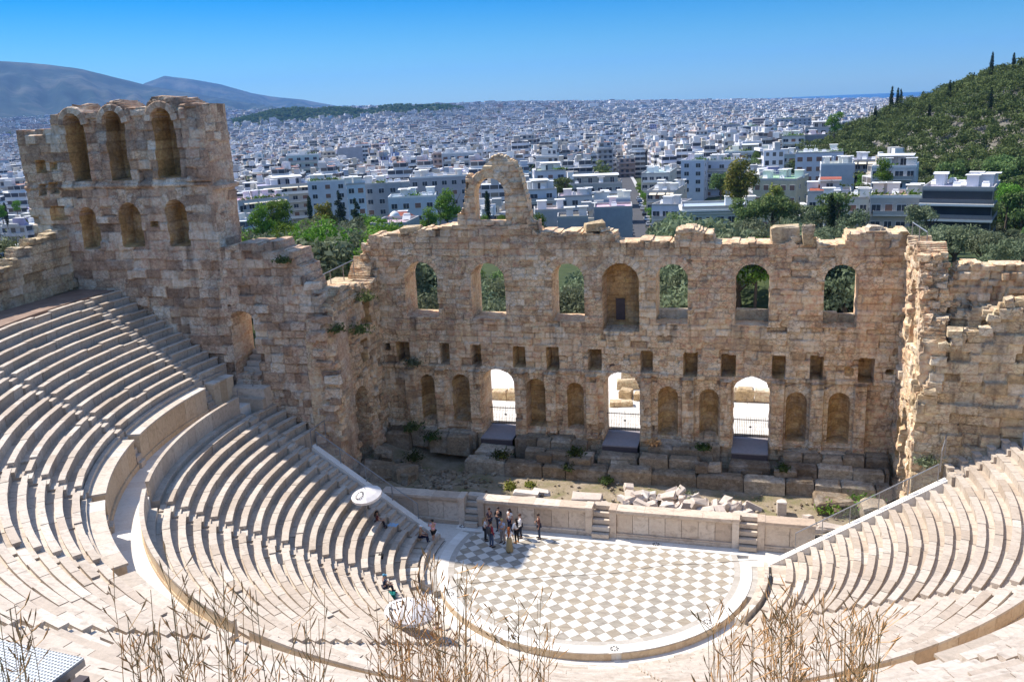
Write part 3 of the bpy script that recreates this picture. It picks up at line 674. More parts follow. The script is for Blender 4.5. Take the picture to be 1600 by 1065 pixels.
TOPB=prof([(-19,16.75),(-18.15,16.75),(-18.1,17.5),(-15.4,17.5),(-13.1,18.0),(-11.4,18.15),(-6.2,18.05),(-5.7,17.65),(-0.35,17.6),(-0.3,16.95),(3.6,16.9),(3.7,17.6),(4.9,17.8),(6.1,17.45),(6.15,16.85),(14.2,16.8),(14.25,17.5),(17.6,17.5),(17.9,17.3)])
BM=[]
for x in (-15.6,-13.3,-10.6,-7.2,-5.0,-2.0,1.75,4.6,7.1,10.45,12.9,15.6):
    BM.append((x-0.42,x+0.42,3.0,7.7,0.34))
BM.append((-19,18,-1,3.35,0.18)); BM.append((-19,18,7.6,7.9,0.15))
masonry('wall_masonry',stg,(0,12,0),(1,0,0),(0,-1,0),(-18.4,17.9),-0.6,TOPB,2.3,0.085,holes=WIN+DOOR,niches=NI,bumps=BM,seed=3,rag=0.16)
# dark doorway inside the blind arch, sill slabs
mb=MB(worldloc(stg)); mb.box((-0.22,13.66,12.0),(0.62,0.1,1.5)); mb.build('small_doorway',M['rampfront'],stg)
for x0,x1,zt in ((2.42,4.52,12.1),(7.55,9.72,12.15),(13.05,15.1,12.1)):
    mb=MB(worldloc(stg))
    nseg=2 if x0>13 else 1
    for k in range(nseg):
        w=(x1-x0)/nseg; mb.stone((x0+w*(k+.5),13.75,(11.3+zt)/2-0.08*k),(w-0.03,0.5,zt-11.3-0.16*k),j=0.05)
    mb.build('window_sill',M['wall_grey'],stg)
mb=MB(worldloc(stg)); random.seed(62)
for k in range(60):
    z=random.uniform(13.8,16.9); mb.stone((-18.35+random.uniform(-.25,.1),random.uniform(11.9,14.2),z),(random.uniform(.3,.6),random.uniform(.35,.7),random.uniform(.25,.45)),random.uniform(-.4,.4),0.10)
mb.build('broken_end',M['wall'],stg)
# arch left standing on the wall
AX=prof([(-11.3,18.9),(-10.95,19.0),(-10.75,19.5),(-10.62,20.3),(-10.5,21.4),(-9.9,21.75),(-9.4,21.9),(-8.9,22.45),(-8.2,22.75),(-7.4,22.65),(-6.8,22.0),(-6.55,21.2),(-6.35,20.3),(-6.15,19.3),(-6.1,18.4),(-5.5,18.2)])
masonry('arch_ruin',stg,(0,12.05,0),(1,0,0),(0,-1,0),(-11.3,-5.5),17.3,AX,1.05,0.085,holes=[(-9.95,-7.80,18.4,21.35)],seed=17,rough=0.08,rag=0.22)
# loose blocks left on the crest
for (x,y,z,d,rz,lb) in ((-14.9,12.5,17.75,(1.5,0.9,0.5),0.1,'long pale block lying on the left part of the wall crest'),(-1.75,12.6,17.95,(1.3,1.1,0.6),0.3,'tilted pale slab on the wall crest right of the standing arch'),(10.6,12.7,17.35,(1.7,0.9,1.0),0.1,'bulky pale boulder on the wall crest beside the upright pillar stub'),(11.95,12.3,17.35,(0.65,0.7,1.35),0.0,'narrow upright pillar stub on the wall crest'),(15.9,12.6,17.7,(0.9,0.7,0.35),0.2,'small flat block on the right end of the wall crest')):
    t=thing('loose_block',lb,'stone block',(x,y,z-d[2]/2)); mb=MB((x,y,z-d[2]/2))
    mb.stone((x,y,z),d,rz,0.12); mb.stone((x+d[0]*.3,y+.1,z-d[2]*.3),(d[0]*.5,d[1]*1.1,d[2]*.4),rz+.4,0.1); mb.build('block',M['wall_grey'],t)
# ---- side walls of the stage
sw=thing('side_wall','ruined left side wall of the stage with a dark arched doorway','wall',(-17.7,8,0))
masonry('wall_masonry',sw,(-17.7,0,0),(0,1,0),(1,0,0),(3.9,12.2),-0.6,prof([(3.9,13.2),(4.6,14.2),(5.6,14.9),(9.6,14.5),(10.2,13.6),(11,14.6),(12.3,16.2)]),1.8,0.09,holes=[(6.7,8.7,-1,7.5)],niches=[(4.9,5.6,2.2,6.6,0,0.25,0,'recess'),(9.4,10.3,11.4,13.2,0,0.5,0,'recess'),(8.4,9.4,9.0,10.6,0,0.5,0,'recess')],bumps=[(3.9,4.6,-1,14,0.15),(9.2,9.9,3,7.6,0.2)],seed=31,rough=0.10,rag=0.25)
mb=MB(worldloc(sw)); mb.box((-22.2,8.7,8.2),(5.4,4.4,0.5)); mb.box((-24.6,8.7,3.6),(0.5,4.4,8.8)); mb.box((-21.8,11.2,3.6),(5.4,0.5,8.8)); mb.build('added_light_block',M['wall'],sw)  # unseen roof and walls added to keep light out of the archway
sw=thing('side_wall','sunlit ruined right side wall of the stage seen edge on','wall',(17.7,8,0))
masonry('wall_masonry',sw,(17.7,0,0),(0,1,0),(-1,0,0),(4.62,12.2),-0.6,prof([(4.6,12.4),(5.3,13.8),(5.85,14.2),(6.0,16.3),(6.6,17.3),(7.2,17.6),(9,17.2),(12.3,17.3)]),1.3,0.09,holes=[(7.1,8.9,11.4,15.4),(7.0,8.8,-1,7.6)],niches=[(5.0,5.9,1.6,5.6,1,0.4,1,'niche'),(9.6,10.6,3.5,7,1,0.4,1,'niche')],seed=37,rough=0.09,rag=0.3)
mb=MB(worldloc(sw)); random.seed(61)
for k in range(70):
    z=random.uniform(12.2,17.2); y=4.75+(0.55 if z<13.9 else 1.15)+random.uniform(-.12,.25)+max(0,z-16)*0.35; x=random.uniform(17.75,18.95); mb.stone((x,y,z),(random.uniform(.3,.65),random.uniform(.3,.6),random.uniform(.22,.42)),random.uniform(-.5,.5),0.10)
mb.build('broken_end',M['wall'],sw)
# ---- right wing wall: a stepped front skin against a taller core
ww=thing('wing_wall','right wing wall broken into stone steps beside the seats','wall',(22,4.5,4))
masonry('front_skin',ww,(0,4.5,0),(1,0,0),(0,-1,0),(17.7,32),0,steps([(17.6,9.4),(17.95,10.2),(18.2,10.9),(18.5,11.9),(19.0,12.5),(19.5,13.25),(20.9,13.35),(21.05,14.4),(21.95,15.1),(23.0,15.7),(24.5,16.0)]),0.8,0.09,seed=41,course=(0.5,0.68),blk=(0.6,1.3),rough=0.12,mat='wall_grey',rag=0.13)
masonry('middle_skin',ww,(0,5.35,0),(1,0,0),(0,-1,0),(17.75,21.6),8,steps([(17.6,12.6),(18.2,13.0),(18.7,13.9),(19.5,14.4),(20.9,14.5)]),0.6,0.09,seed=47,course=(0.55,0.7),rough=0.13,mat='wall_grey',rag=0.13)
masonry('rubble_core',ww,(0,5.95,0),(1,0,0),(0,-1,0),(17.75,32),8,prof([(17.7,16.4),(18.4,15.9),(19.0,15.5),(19.25,16.0),(19.5,16.6),(20.4,16.75),(21.0,16.5),(22.4,16.55),(32,16.7)]),1.4,0.09,seed=43,course=(0.3,0.45),blk=(0.3,0.7),rough=0.10,mat='wall',rag=0.18)
mb=MB(worldloc(ww)); random.seed(64)
for x,z in ((17.9,9.3),(18.0,10.1),(18.25,10.8),(18.55,11.8),(19.05,12.4),(19.5,13.1),(20.1,13.2),(20.95,13.3),(21.1,14.3),(21.9,14.5),(22.0,15.0),(22.9,15.2)):
    for q in range(3): mb.stone((x+random.uniform(-.25,.45),4.75+random.uniform(-.25,.45),z+random.uniform(-.35,.15)),(random.uniform(.45,.95),random.uniform(.5,.9),random.uniform(.35,.55)),random.uniform(-.2,.2),0.10)
mb.build('broken_steps',M['wall_grey'],ww)
# ---- left wing: tower and the stepped ruin beside it
tw=thing('ruined_tower','tall ruined wall tower with two tiers of arched recesses','tower',(-31,4,15))
UA=[(-35.55,-34.08,22.4,26.7,1,1.5,0,'arched_recess'),(-32.5,-30.97,22.4,26.9,1,1.3,0,'arched_recess'),(-28.8,-27.2,22.5,26.95,1,1.6,0,'arched_recess'),
    (-35.6,-34.25,17.8,20.7,1,1.0,0,'arched_recess'),(-32.45,-30.75,17.95,20.95,1,1.2,0,'arched_recess'),(-28.75,-27.2,18.0,21.1,1,1.4,0,'arched_recess')]
PK=[(-38.5,-37.7,23.0,23.9,0,0.5,0,'beam_pocket'),(-37.4,-36.8,23.2,23.7,0,0.4,0,'beam_pocket'),(-38.6,-37.9,21.5,22.3,0,0.5,0,'beam_pocket'),(-37.7,-36.9,21.6,22.4,0,0.5,0,'beam_pocket'),(-37.9,-36.6,19.8,20.8,0,0.3,0,'beam_pocket'),(-30.1,-29.5,19.3,19.7,0,0.4,0,'beam_pocket')]
TT=prof([(-40,25.8),(-36.7,25.85),(-36.55,26.8),(-35.6,26.95),(-34.8,27.35),(-34.1,26.75),(-33.3,26.8),(-32.5,27.1),(-31.7,27.5),(-30.9,27.1),(-30.2,26.8),(-29.3,27.0),(-28.5,27.55),(-27.4,27.55),(-26.4,27.1),(-25,27.0)])
masonry('tower_masonry',tw,(0,4,0),(1,0,0),(0,-1,0),(-39.6,-25.02),5,TT,2.6,0.10,niches=UA+PK,bumps=[(-39.7,-25,21.9,22.15,0.14),(-26.6,-25,22.2,27,0.22),(-33.9,-32.9,22.2,26.4,-0.18),(-30.3,-29.4,22.2,26.4,-0.18)],seed=51,rough=0.05,rag=0.12,course=(0.55,0.7),blk=(0.7,1.6),mat='tower')
masonry('tower_end_face',tw,(-24.98,4.02,0),(0,1,0),(1,0,0),(0.0,2.58),12,prof([(0,27.0),(2.6,26.9)]),0.3,0.10,bumps=[(0,3,21.6,21.95,0.35)],seed=53,course=(0.55,0.7),blk=(0.7,1.4),rag=0.1,mat='tower')
for px,dd in ((-34.8,0.9),(-31.7,0.95),(-28,1.0)):
    mb=MB(worldloc(tw))
    for k in range(9):
        a=math.pi*(k+.5)/9; rr=dd; mb.stone((px+rr*math.cos(a),4.0,26.15+rr*math.sin(a)*0.98),(0.38,0.42,0.42),j=0.02,rot=Matrix.Rotation(-(a-math.pi/2),3,'Y'))
    mb.build('arch_ring',M['tower'],tw)
lw=thing('wing_wall','left wing wall stepping down from the tower with an arched passage','wall',(-21,4,8))
masonry('wall_masonry',lw,(0,4,0),(1,0,0),(0,-1,0),(-25.0,-17.6),2,steps([(-25.1,18.0),(-23.6,18.2),(-20.95,17.7),(-19.65,16.6),(-19.1,15.7),(-18.8,14.9),(-18.3,14.0),(-17.9,13.3)]),2.4,0.09,holes=[(-25.0,-23.2,9.2,13.7)],seed=57,rough=0.08,course=(0.5,0.66),rag=0.16,mat='tower')
mb=MB(worldloc(lw))
for k in range(26):
    zz=random.uniform(4.5,15.5); xx=-18.0+0.55*math.sin(zz*0.9)-max(0,(zz-13.4))*0.5+random.uniform(-.35,.2)
    mb.stone((xx,3.85+random.uniform(-.1,.25),zz),(random.uniform(.6,1.3),random.uniform(.4,.7),random.uniform(.32,.6)),random.uniform(-.15,.15),0.10)
mb.build('corner_blocks',M['tower'],lw)
# core of the ruin (steps back behind the front skin) and passage stair
mb=MB(worldloc(lw))
for k in range(11): mb.box((-23.75 if k<3 else -24.12,2.75+0.42*k+(0.2 if k<3 else 1.0),(ZD+0.30*(k+1)+6.5)/2),(2.6-0.03*k if k<3 else 1.72-0.012*k,0.42 if k<2 else (1.4 if k==2 else 2.0),ZD+0.30*(k+1)-6.5),t=random.random())
mb.build('passage_stair',M['seat_old'],lw)
# ---- retaining wall of the upper terrace, far left
rw=thing('retaining_wall','low wall of large pale blocks behind the top left terrace','wall',(-36.8,-2,15))
masonry('wall_masonry',rw,(-36.85,0,0),(0,1,0),(1,0,0),(-16,4.3),14.5,steps([(-16,16.8),(-9,17.2),(-4.5,17.6),(-1.0,18.0),(-0.4,18.5),(0.9,18.9),(2.6,19.2)]),1.2,0.10,seed=61,course=(0.5,0.62),blk=(0.8,1.8),rough=0.07,mat='wall_grey',rag=0.1)
# curved continuation towards the camera side is out of the picture

# ================================================================== STAGE
mb=MB(); nx,ny=90,26; V=[];F=[]
for i in range(nx+1):
    for j in range(ny+1):
        x=-17.7+35.4*i/nx; y=3.4+8.6*j/ny; V.append((x,y,1.0+0.28*(float(fnoise(x,y,2.5,77))-0.5)+0.5*max(0,-13.2-x)*0.5))
F=[(i*(ny+1)+j,(i+1)*(ny+1)+j,(i+1)*(ny+1)+j+1,i*(ny+1)+j+1) for i in range(nx) for j in range(ny)]
mb.add(V,F); tag(mb.build('stage_ground',M['dirt'],smooth=True),'brown dirt floor of the stage with patches of weeds','ground',kind='structure')
random.seed(63); mb=MB()
for k in range(520):
    q=random.random(); x=random.uniform(-16.5,16.5); y=random.uniform(4.0,8.6)
    if q<.35: x=-12.5+random.gauss(0,2.2); y=7+random.gauss(0,1.2)
    elif q<.6: x=random.gauss(4.5,3); y=random.gauss(5.5,1)
    y=min(max(y,3.9),8.7); x=min(max(x,-17),17); s_=random.uniform(.05,.16)*(1.6 if q<.25 else 1); mb.stone((x,y,1.04+s_*.25+0.25*max(0,-13.2-x)),(s_*1.4,s_,s_*.8),random.uniform(0,3),.02)
tag(mb.build('gravel',M['podium']),'scattered small stones and gravel on the dirt stage','gravel',kind='stuff')
# stage front
sf=thing('stage_front_wall','pale marble stage front with a moulded coping and three sets of steps','stage front',(0,3,0))
YF=2.96
OPN=[(-8.86,-7.95),(-0.52,0.56),(8.32,9.36)]; segs=[(-14.6,-9.28),(-7.53,-0.94),(0.98,7.90),(9.78,12.6)]
for a,b in segs:
    mb=MB(worldloc(sf)); mb.box(((a+b)/2,YF+0.30,-0.05),(b-a,0.55,0.5)); nsl=int((b-a)/0.95)
    for k in range(nsl):
        w=(b-a)/nsl; mb.box((a+w*(k+.5),YF+0.42+random.uniform(-.008,.008),0.86),(w-0.025,0.5,1.42),t=random.random())
    mb.build('front_panel',M['stagefront'],sf)
    mb=MB(worldloc(sf))
    mb.box(((a+b)/2,YF+0.36,1.605),(b-a,0.66,0.07)); mb.box(((a+b)/2,YF+0.34,1.675),(b-a-.004,0.78,0.06)); mb.box(((a+b)/2,YF+0.36,1.735),(b-a-.008,0.90,0.05)); mb.box(((a+b)/2,YF+0.36,0.26),(b-a-.01,0.62,0.10))
    n=int((b-a)/1.5)
    for k in range(n):
        w=(b-a)/n; mb.box((a+w*(k+.5),YF+0.40,1.83),(w-0.01,0.96,0.14),t=random.random())
    mb.build('coping',M['stagefront'],sf)
for x0,x1 in OPN:
    for xa,xb in ((x0-0.42,x0),(x1,x1+0.42)):
        mb=MB(worldloc(sf)); mb.box(((xa+xb)/2,YF+0.42,0.80),(xb-xa-0.01,0.86,1.9)); mb.box(((xa+xb)/2,YF+0.42,1.84),(xb-xa+0.03,0.98,0.17)); mb.build('pier',M['stagefront'],sf)
    for k in range(5):
        mb=MB(worldloc(sf)); zz=0.36*(k+1)-0.02; yy=YF-0.32+0.27*k
        mb.box(((x0+x1)/2,(yy+YF+1.3)/2,zz-0.15),(x1-x0-0.02,YF+1.3-yy,0.28)); mb.build('step',M['seat_old'],sf)
# stepped block podium at the foot of the stage wall
pd=thing('stage_podium','broken rows of big stone blocks stepping up to the stage wall','podium',(0,10,1))
def course(y0,y1,z0,z1,skip,miss,mn=1.0,mx=2.2,xa=-17.4,xb=17.4):
    x=xa
    while x<xb:
        L=min(random.uniform(mn,mx),xb-x)
        if not any(x+L>a and x<b for a,b in skip) and random.random()>miss:
            mb=MB(worldloc(pd)); dz=random.uniform(-.08,.06); dy=random.uniform(-.14,.14)
            mb.stone((x+L/2,(y0+y1)/2+dy,(z0+z1+dz)/2),(L-0.05,y1-y0,z1-z0+dz),random.uniform(-.02,.02),0.05); o=mb.build('stone_block',M['podium'],pd)
            t=o.data.attributes.get('dark')
        x+=L
DS=[(-10.3,-7.6),(-1.4,1.4),(7.4,10.1)]
course(8.75,9.75,0.5,2.0,[(-17.6,-11.5)],0.05,1.4,3.0)
course(9.75,10.6,1.2,2.62,DS+[(-16.2,-13.6)],0.10)
course(10.6,11.3,1.6,3.05,DS,0.08,0.9,1.8)
course(11.3,12.0,1.8,3.18,DS,0.0,1.2,2.4)
course(9.2,9.8,2.0,2.55,DS+[(-17.6,-6),(12,17.6)],0.45,0.8,1.6)
for x0,x1 in DS:
    lb={-10.3:'left',-1.4:'middle',7.4:'right'}[x0]
    t=thing('entrance_ramp','dark boarded ramp through the %s door of the stage wall'%{'left':'left','middle':'wide middle','right':'right'}[lb],'ramp',((x0+x1)/2,12.2,2.3))
    cx=(x0+x1)/2; mb=MB(worldloc(t)); mb.box((cx,12.6,2.80),(x1-x0-0.32,3.2,0.1)); mb.build('deck',M['ramp'],t)
    mb=MB(worldloc(t)); mb.box((cx,11.02,2.58),(x1-x0-0.34,0.06,0.36)); mb.build('front_board',M['rampfront'],t)
    mb=MB(worldloc(t)); mb.stone((cx,10.55,1.9),(x1-x0-0.1,1.3,1.0),j=.08); mb.stone((cx+.2,9.95,1.75),(1.3,0.7,0.9),j=.08); mb.build('step',M['podium'],t)
    gt=thing('iron_gate','spiked iron bar gate across the %s door of the stage wall'%lb,'gate',(cx,13.7,2.9))
    hw=(x1-x0)/2-0.1
    for s in (-1,1):
        mb=MB((cx,13.7,2.9)); x=0.03
        while x<hw: mb.tube([(cx+s*x,13.7,2.95),(cx+s*x,13.7,4.42),(cx+s*x,13.7,4.52)],[0.013,0.013,0.003],5); x+=0.12
        for zz in (3.02,4.25): mb.box((cx+s*hw/2,13.7,zz),(hw,0.03,0.05))
        mb.build('gate_leaf',M['darkmetal'],gt)
    mb=MB((cx,13.7,2.9)); mb.box((cx,13.66,3.75),(0.16,0.05,0.1)); mb.build('lock_box',M['darkmetal'],gt)
# left corner of the stage: tilted fallen masonry
for x,y,z,d,rot,lb in ((-16.2,6.0,1.7,(2.6,1.6,1.6),(0.2,0.25,0.5),'huge tilted chunk of fallen masonry in the left stage corner'),(-14.6,6.6,1.55,(1.7,1.3,1.3),(-0.25,0.2,1.0),'smaller tilted masonry chunk leaning beside the huge one'),(-16.6,8.2,2.3,(1.2,0.8,0.9),(0.1,0.1,0.2),'pale upright stone behind the tilted masonry'),(13.9,7.3,1.35,(2.3,1.7,0.9),(0,0.05,0.15),'big flat rubble block by the right side wall'),(16.2,5.9,1.6,(1.5,1.5,1.3),(0,0,0.1),'squared masonry stump in front of the right side wall')):
    t=thing('fallen_masonry',lb,'masonry',(x,y,z-d[2]/2)); mb=MB((x,y,z-d[2]/2))
    from mathutils import Euler
    mb.stone((x,y,z),d,0,0.15,Euler(rot).to_matrix()); mb.stone((x+.3,y-.3,z-.2),(d[0]*.7,d[1]*.8,d[2]*.7),0,0.15,Euler((rot[0]+.3,rot[1],rot[2]+.4)).to_matrix()); mb.build('chunk',M['podium'],t)
# plaza behind the stage wall
mb=MB(); mb.box((0,29.6,1.9),(80,30.2,2.0)); tag(mb.build('plaza',M['plaza']),'sunlit pale paving behind the stage wall','pavement',kind='structure')
for (x,y,d,lb,cat) in ((-10.5,19.6,(7.5,0.9,0.75),'low stone wall seen through the left door','wall'),(7.6,21.8,(8,0.9,1.0),'low stone wall seen through the right door','wall')):
    t=thing('low_wall',lb,cat,(x,y,2.9)); mb=MB((x,y,2.9)); n=6
    for k in range(n): mb.stone((x-d[0]/2+d[0]*(k+.5)/n,y,2.9+d[2]/2),(d[0]/n-.03,d[1],d[2]*random.uniform(.85,1.1)),0,0.05)
    mb.build('stone_courses',M['wall_grey'],t)
for k,(x,y,z,d,lb) in enumerate(((-0.9,26.0,3.4,(2.4,0.9,0.9),'long squared block at the back of the pile behind the middle door'),(-1.2,23.6,3.3,(1.9,0.8,0.8),'long squared block in the middle of the pile behind the middle door'),(-1.0,21.2,3.25,(1.0,0.9,0.7),'broken yellow block in front of the pile behind the middle door'),(0.1,20.9,3.2,(0.9,0.8,0.6),'small broken block at the right of the pile behind the middle door'),(-1.1,19.2,3.1,(1.8,0.7,0.45),'flat kerb stone nearest the gate of the middle door'))):
    t=thing('stone_block',lb,'stone block',(x,y,2.9),group='stones behind the middle door'); mb=MB((x,y,2.9)); mb.stone((x,y,z),d,random.uniform(-.2,.2),0.06); mb.build('block',M['wall_grey'],t)
# ================================================================== CITY
def facade():
    m=NT('painted_facade'); uv=m.n('ShaderNodeUVMap'); sp=m.n('ShaderNodeSeparateXYZ'); m.l(uv.outputs[0],sp.inputs[0])
    base=m.at('col','Color'); u,v=sp.outputs[0],sp.outputs[1]
    p=m.pos(); n=m.noise(p,0.25,6,0.7); c=m.mix(0.35,base,m.ramp(n,[(0.3,(0.3,0.3,0.3)),(0.7,(0.72,0.72,0.71))]),'OVERLAY')
    su=m.math('DIVIDE',u,3.1); svv=m.math('DIVIDE',v,3.05); fu=m.math('FRACT',su); fv=m.math('FRACT',svv); iu=m.math('FLOOR',su); iv=m.math('FLOOR',svv)
    cb=m.n('ShaderNodeCombineXYZ'); m.l(iu,cb.inputs[0]); m.l(iv,cb.inputs[1]); wn=m.n('ShaderNodeTexWhiteNoise',noise_dimensions='2D'); m.l(cb.outputs[0],wn.inputs['Vector'])
    a=m.math('MULTIPLY',m.math('GREATER_THAN',fu,m.math('ADD',0.16,m.math('MULTIPLY',wn.outputs[0],0.2))),m.math('LESS_THAN',fu,0.80))
    b=m.math('MULTIPLY',m.math('GREATER_THAN',fv,m.math('ADD',0.10,m.math('MULTIPLY',wn.outputs[0],0.22))),m.math('LESS_THAN',fv,0.74))
    msk=m.math('MULTIPLY',m.math('MULTIPLY',a,b),m.math('MULTIPLY',m.math('GREATER_THAN',v,0.0),m.math('GREATER_THAN',wn.outputs[0],0.18)))
    gl=m.ramp(wn.outputs['Color'],[(0,(0.03,0.035,0.045)),(0.5,(0.09,0.10,0.12)),(0.8,(0.20,0.17,0.14)),(1,(0.35,0.33,0.3))])
    sty=m.at('col','Alpha'); band=m.math('MULTIPLY',m.math('GREATER_THAN',fv,0.36),m.math('LESS_THAN',fv,0.90)); bd=m.math('MULTIPLY',m.math('MULTIPLY',band,m.math('GREATER_THAN',fu,0.07)),m.math('GREATER_THAN',v,0.0))
    msk=m.math('ADD',m.math('MULTIPLY',msk,m.math('LESS_THAN',sty,0.45)),m.math('MULTIPLY',bd,m.math('MULTIPLY',m.math('GREATER_THAN',sty,0.45),m.math('LESS_THAN',sty,0.9))))
    c=m.mix(msk,c,gl)
    # balcony slab shadow-less line: the slab edge itself is a paler band
    c=m.mix(m.math('MULTIPLY',m.math('MULTIPLY',m.math('LESS_THAN',fv,0.055),m.math('GREATER_THAN',v,0.0)),0.6),c,(0.72,0.72,0.72))
    m.col(c); m.b.inputs['Roughness'].default_value=0.8; return m.mat
M['facade']=facade()
def colmat():
    m=NT('painted_plaster'); p=m.pos(); c=m.mix(0.3,m.at('col','Color'),m.ramp(m.noise(p,0.5,6,0.7),[(0.3,(0.32,0.32,0.32)),(0.7,(0.7,0.7,0.69))]),'OVERLAY'); m.col(c); return m.mat
M['plaster']=colmat()
M['glass']=plain('dark_window_glass',(0.05,0.06,0.075),0.15,0.3,0.4)
M['shutter']=plain('closed_shutter',(0.22,0.13,0.10),0.6,0.2,1)
M['frame']=plain('white_window_frame',(0.7,0.7,0.7),0.5,0.05)
M['awning']=plain('cream_awning',(0.75,0.66,0.5),0.8,0.08)
M['redtile']=plain('red_roof_tiles',(0.33,0.10,0.065),0.85,0.35,1.5)
M['concrete']=plain('grey_concrete',(0.42,0.41,0.40),0.85,0.2,0.6)
M['whiteroof']=plain('white_roof_coat',(0.74,0.74,0.73),0.7,0.1,0.6)
M['planter']=M['green']
class CB:
    """city mesh with facade uv and colour per face"""
    def __init__(s): s.v=[]; s.f=[]; s.uv=[]; s.c=[]; s.sty=0.2
    def box(s,cx,cy,z0,w,d,h,rz,col,roof=None,win=True):
        c,sn=math.cos(rz),math.sin(rz); b=len(s.v)
        for zz in (z0,z0+h):
            for x,y in ((-w/2,-d/2),(w/2,-d/2),(w/2,d/2),(-w/2,d/2)): s.v.append((cx+x*c-y*sn,cy+x*sn+y*c,zz))
        off=random.randint(0,900)*3.1
        for k,(i,j,L) in enumerate(((0,1,w),(1,2,d),(2,3,w),(3,0,d))):
            s.f.append((b+i,b+j,b+4+j,b+4+i)); nb=max(1,round(L/3.1)); q=nb*3.1 if win else 0
            s.uv+=[(off,0.001),(off+q,0.001),(off+q,h if win else 0.0001),(off,h if win else 0.0001)] if win else [(0,-9)]*4
            s.c.append((*col[:3],random.random()*0.5+s.sty*0.5))
        s.f.append((b+4,b+5,b+6,b+7)); s.uv+=[(0,-9)]*4; s.c.append((*(roof or tuple(min(1,x*0.95) for x in col))[:3],1.0))
    def mesh(s,name):
        me=np_mesh(name,np.array(s.v),[np.array(s.f)]); uvl=me.uv_layers.new(name='UVMap'); uvl.data.foreach_set('uv',np.array(s.uv,np.float32).ravel())
        attr(me,'col',np.array(s.c,np.float32),'FACE'); return me
def wallcol():
    k=random.random()
    if k<0.46: g=random.uniform(0.55,0.82); return (g,g*random.uniform(.97,1),g*random.uniform(.95,1.04))
    if k<0.70: g=random.uniform(0.32,0.55); return (g,g*.98,g*.97)
    if k<0.84: g=random.uniform(0.45,0.68); return (g,g*.88,g*.72)
    if k<0.92: g=random.uniform(0.38,0.58); return (g,g*.74,g*.62)
    return (random.uniform(.22,.36),random.uniform(.3,.4),random.uniform(.38,.5))
def roofcol():
    k=random.random()
    if k<0.38: g=random.uniform(.5,.8); return (g,g,g*.98)
    if k<0.86: g=random.uniform(.24,.5); return (g,g*.98,g*.97)
    if k<0.92: return (0.36,0.17,0.11)
    return (0.20,0.24,0.28)
def block(cb,x,y,z,w,d,h,rz,full=True):
    """flat roofed apartment block with set back top floors, roof rooms and balcony bands"""
    cb.sty=random.random(); col=wallcol(); hh=h-3.05 if random.random()<0.55 and h>9 else h
    cb.box(x,y,z-6,w,d,hh+6,rz,col,roofcol())
    if hh<h: cb.box(x+random.uniform(-1,1),y+random.uniform(-1,1),z+hh,w*random.uniform(.6,.85),d*random.uniform(.5,.8),h-hh,rz,col,roofcol())
    for _ in range(random.randint(1,3) if full else random.randint(0,2)):
        a,b=random.uniform(-.35,.35)*w,random.uniform(-.35,.35)*d; c,s=math.cos(rz),math.sin(rz)
        cb.box(x+a*c-b*s,y+a*s+b*c,z+h-0.5,random.uniform(1.8,4),random.uniform(1.8,4),random.uniform(2,3.6),rz,wallcol(),roofcol(),False)
    if full:
        c,s=math.cos(rz),math.sin(rz); nf=int(hh/3.05)
        for side in ((0,-1),(1,0),(-1,0)):
            if random.random()<0.75:
                for f in range(1,nf+1):
                    ww=(w if side[0]==0 else d)*random.uniform(.55,.98); px=side[0]*(w/2+0.6); py=side[1]*(d/2+0.6)
                    cb.box(x+px*c-py*s,y+px*s+py*c,z+f*3.05-0.2,(ww if side[0]==0 else 1.2),(1.2 if side[0]==0 else ww),1.0 if random.random()<.6 else 0.25,rz,tuple(min(1,q*1.05) for q in col),None,False)
        for _ in range(random.randint(1,4)):
            a,b=random.uniform(-.4,.4)*w,random.uniform(-.4,.4)*d
            cb.box(x+a*c-b*s,y+a*s+b*c,z+h,random.uniform(.5,1.4),random.uniform(.5,1.4),random.uniform(.6,1.6),rz,(.7,.7,.7),None,False)
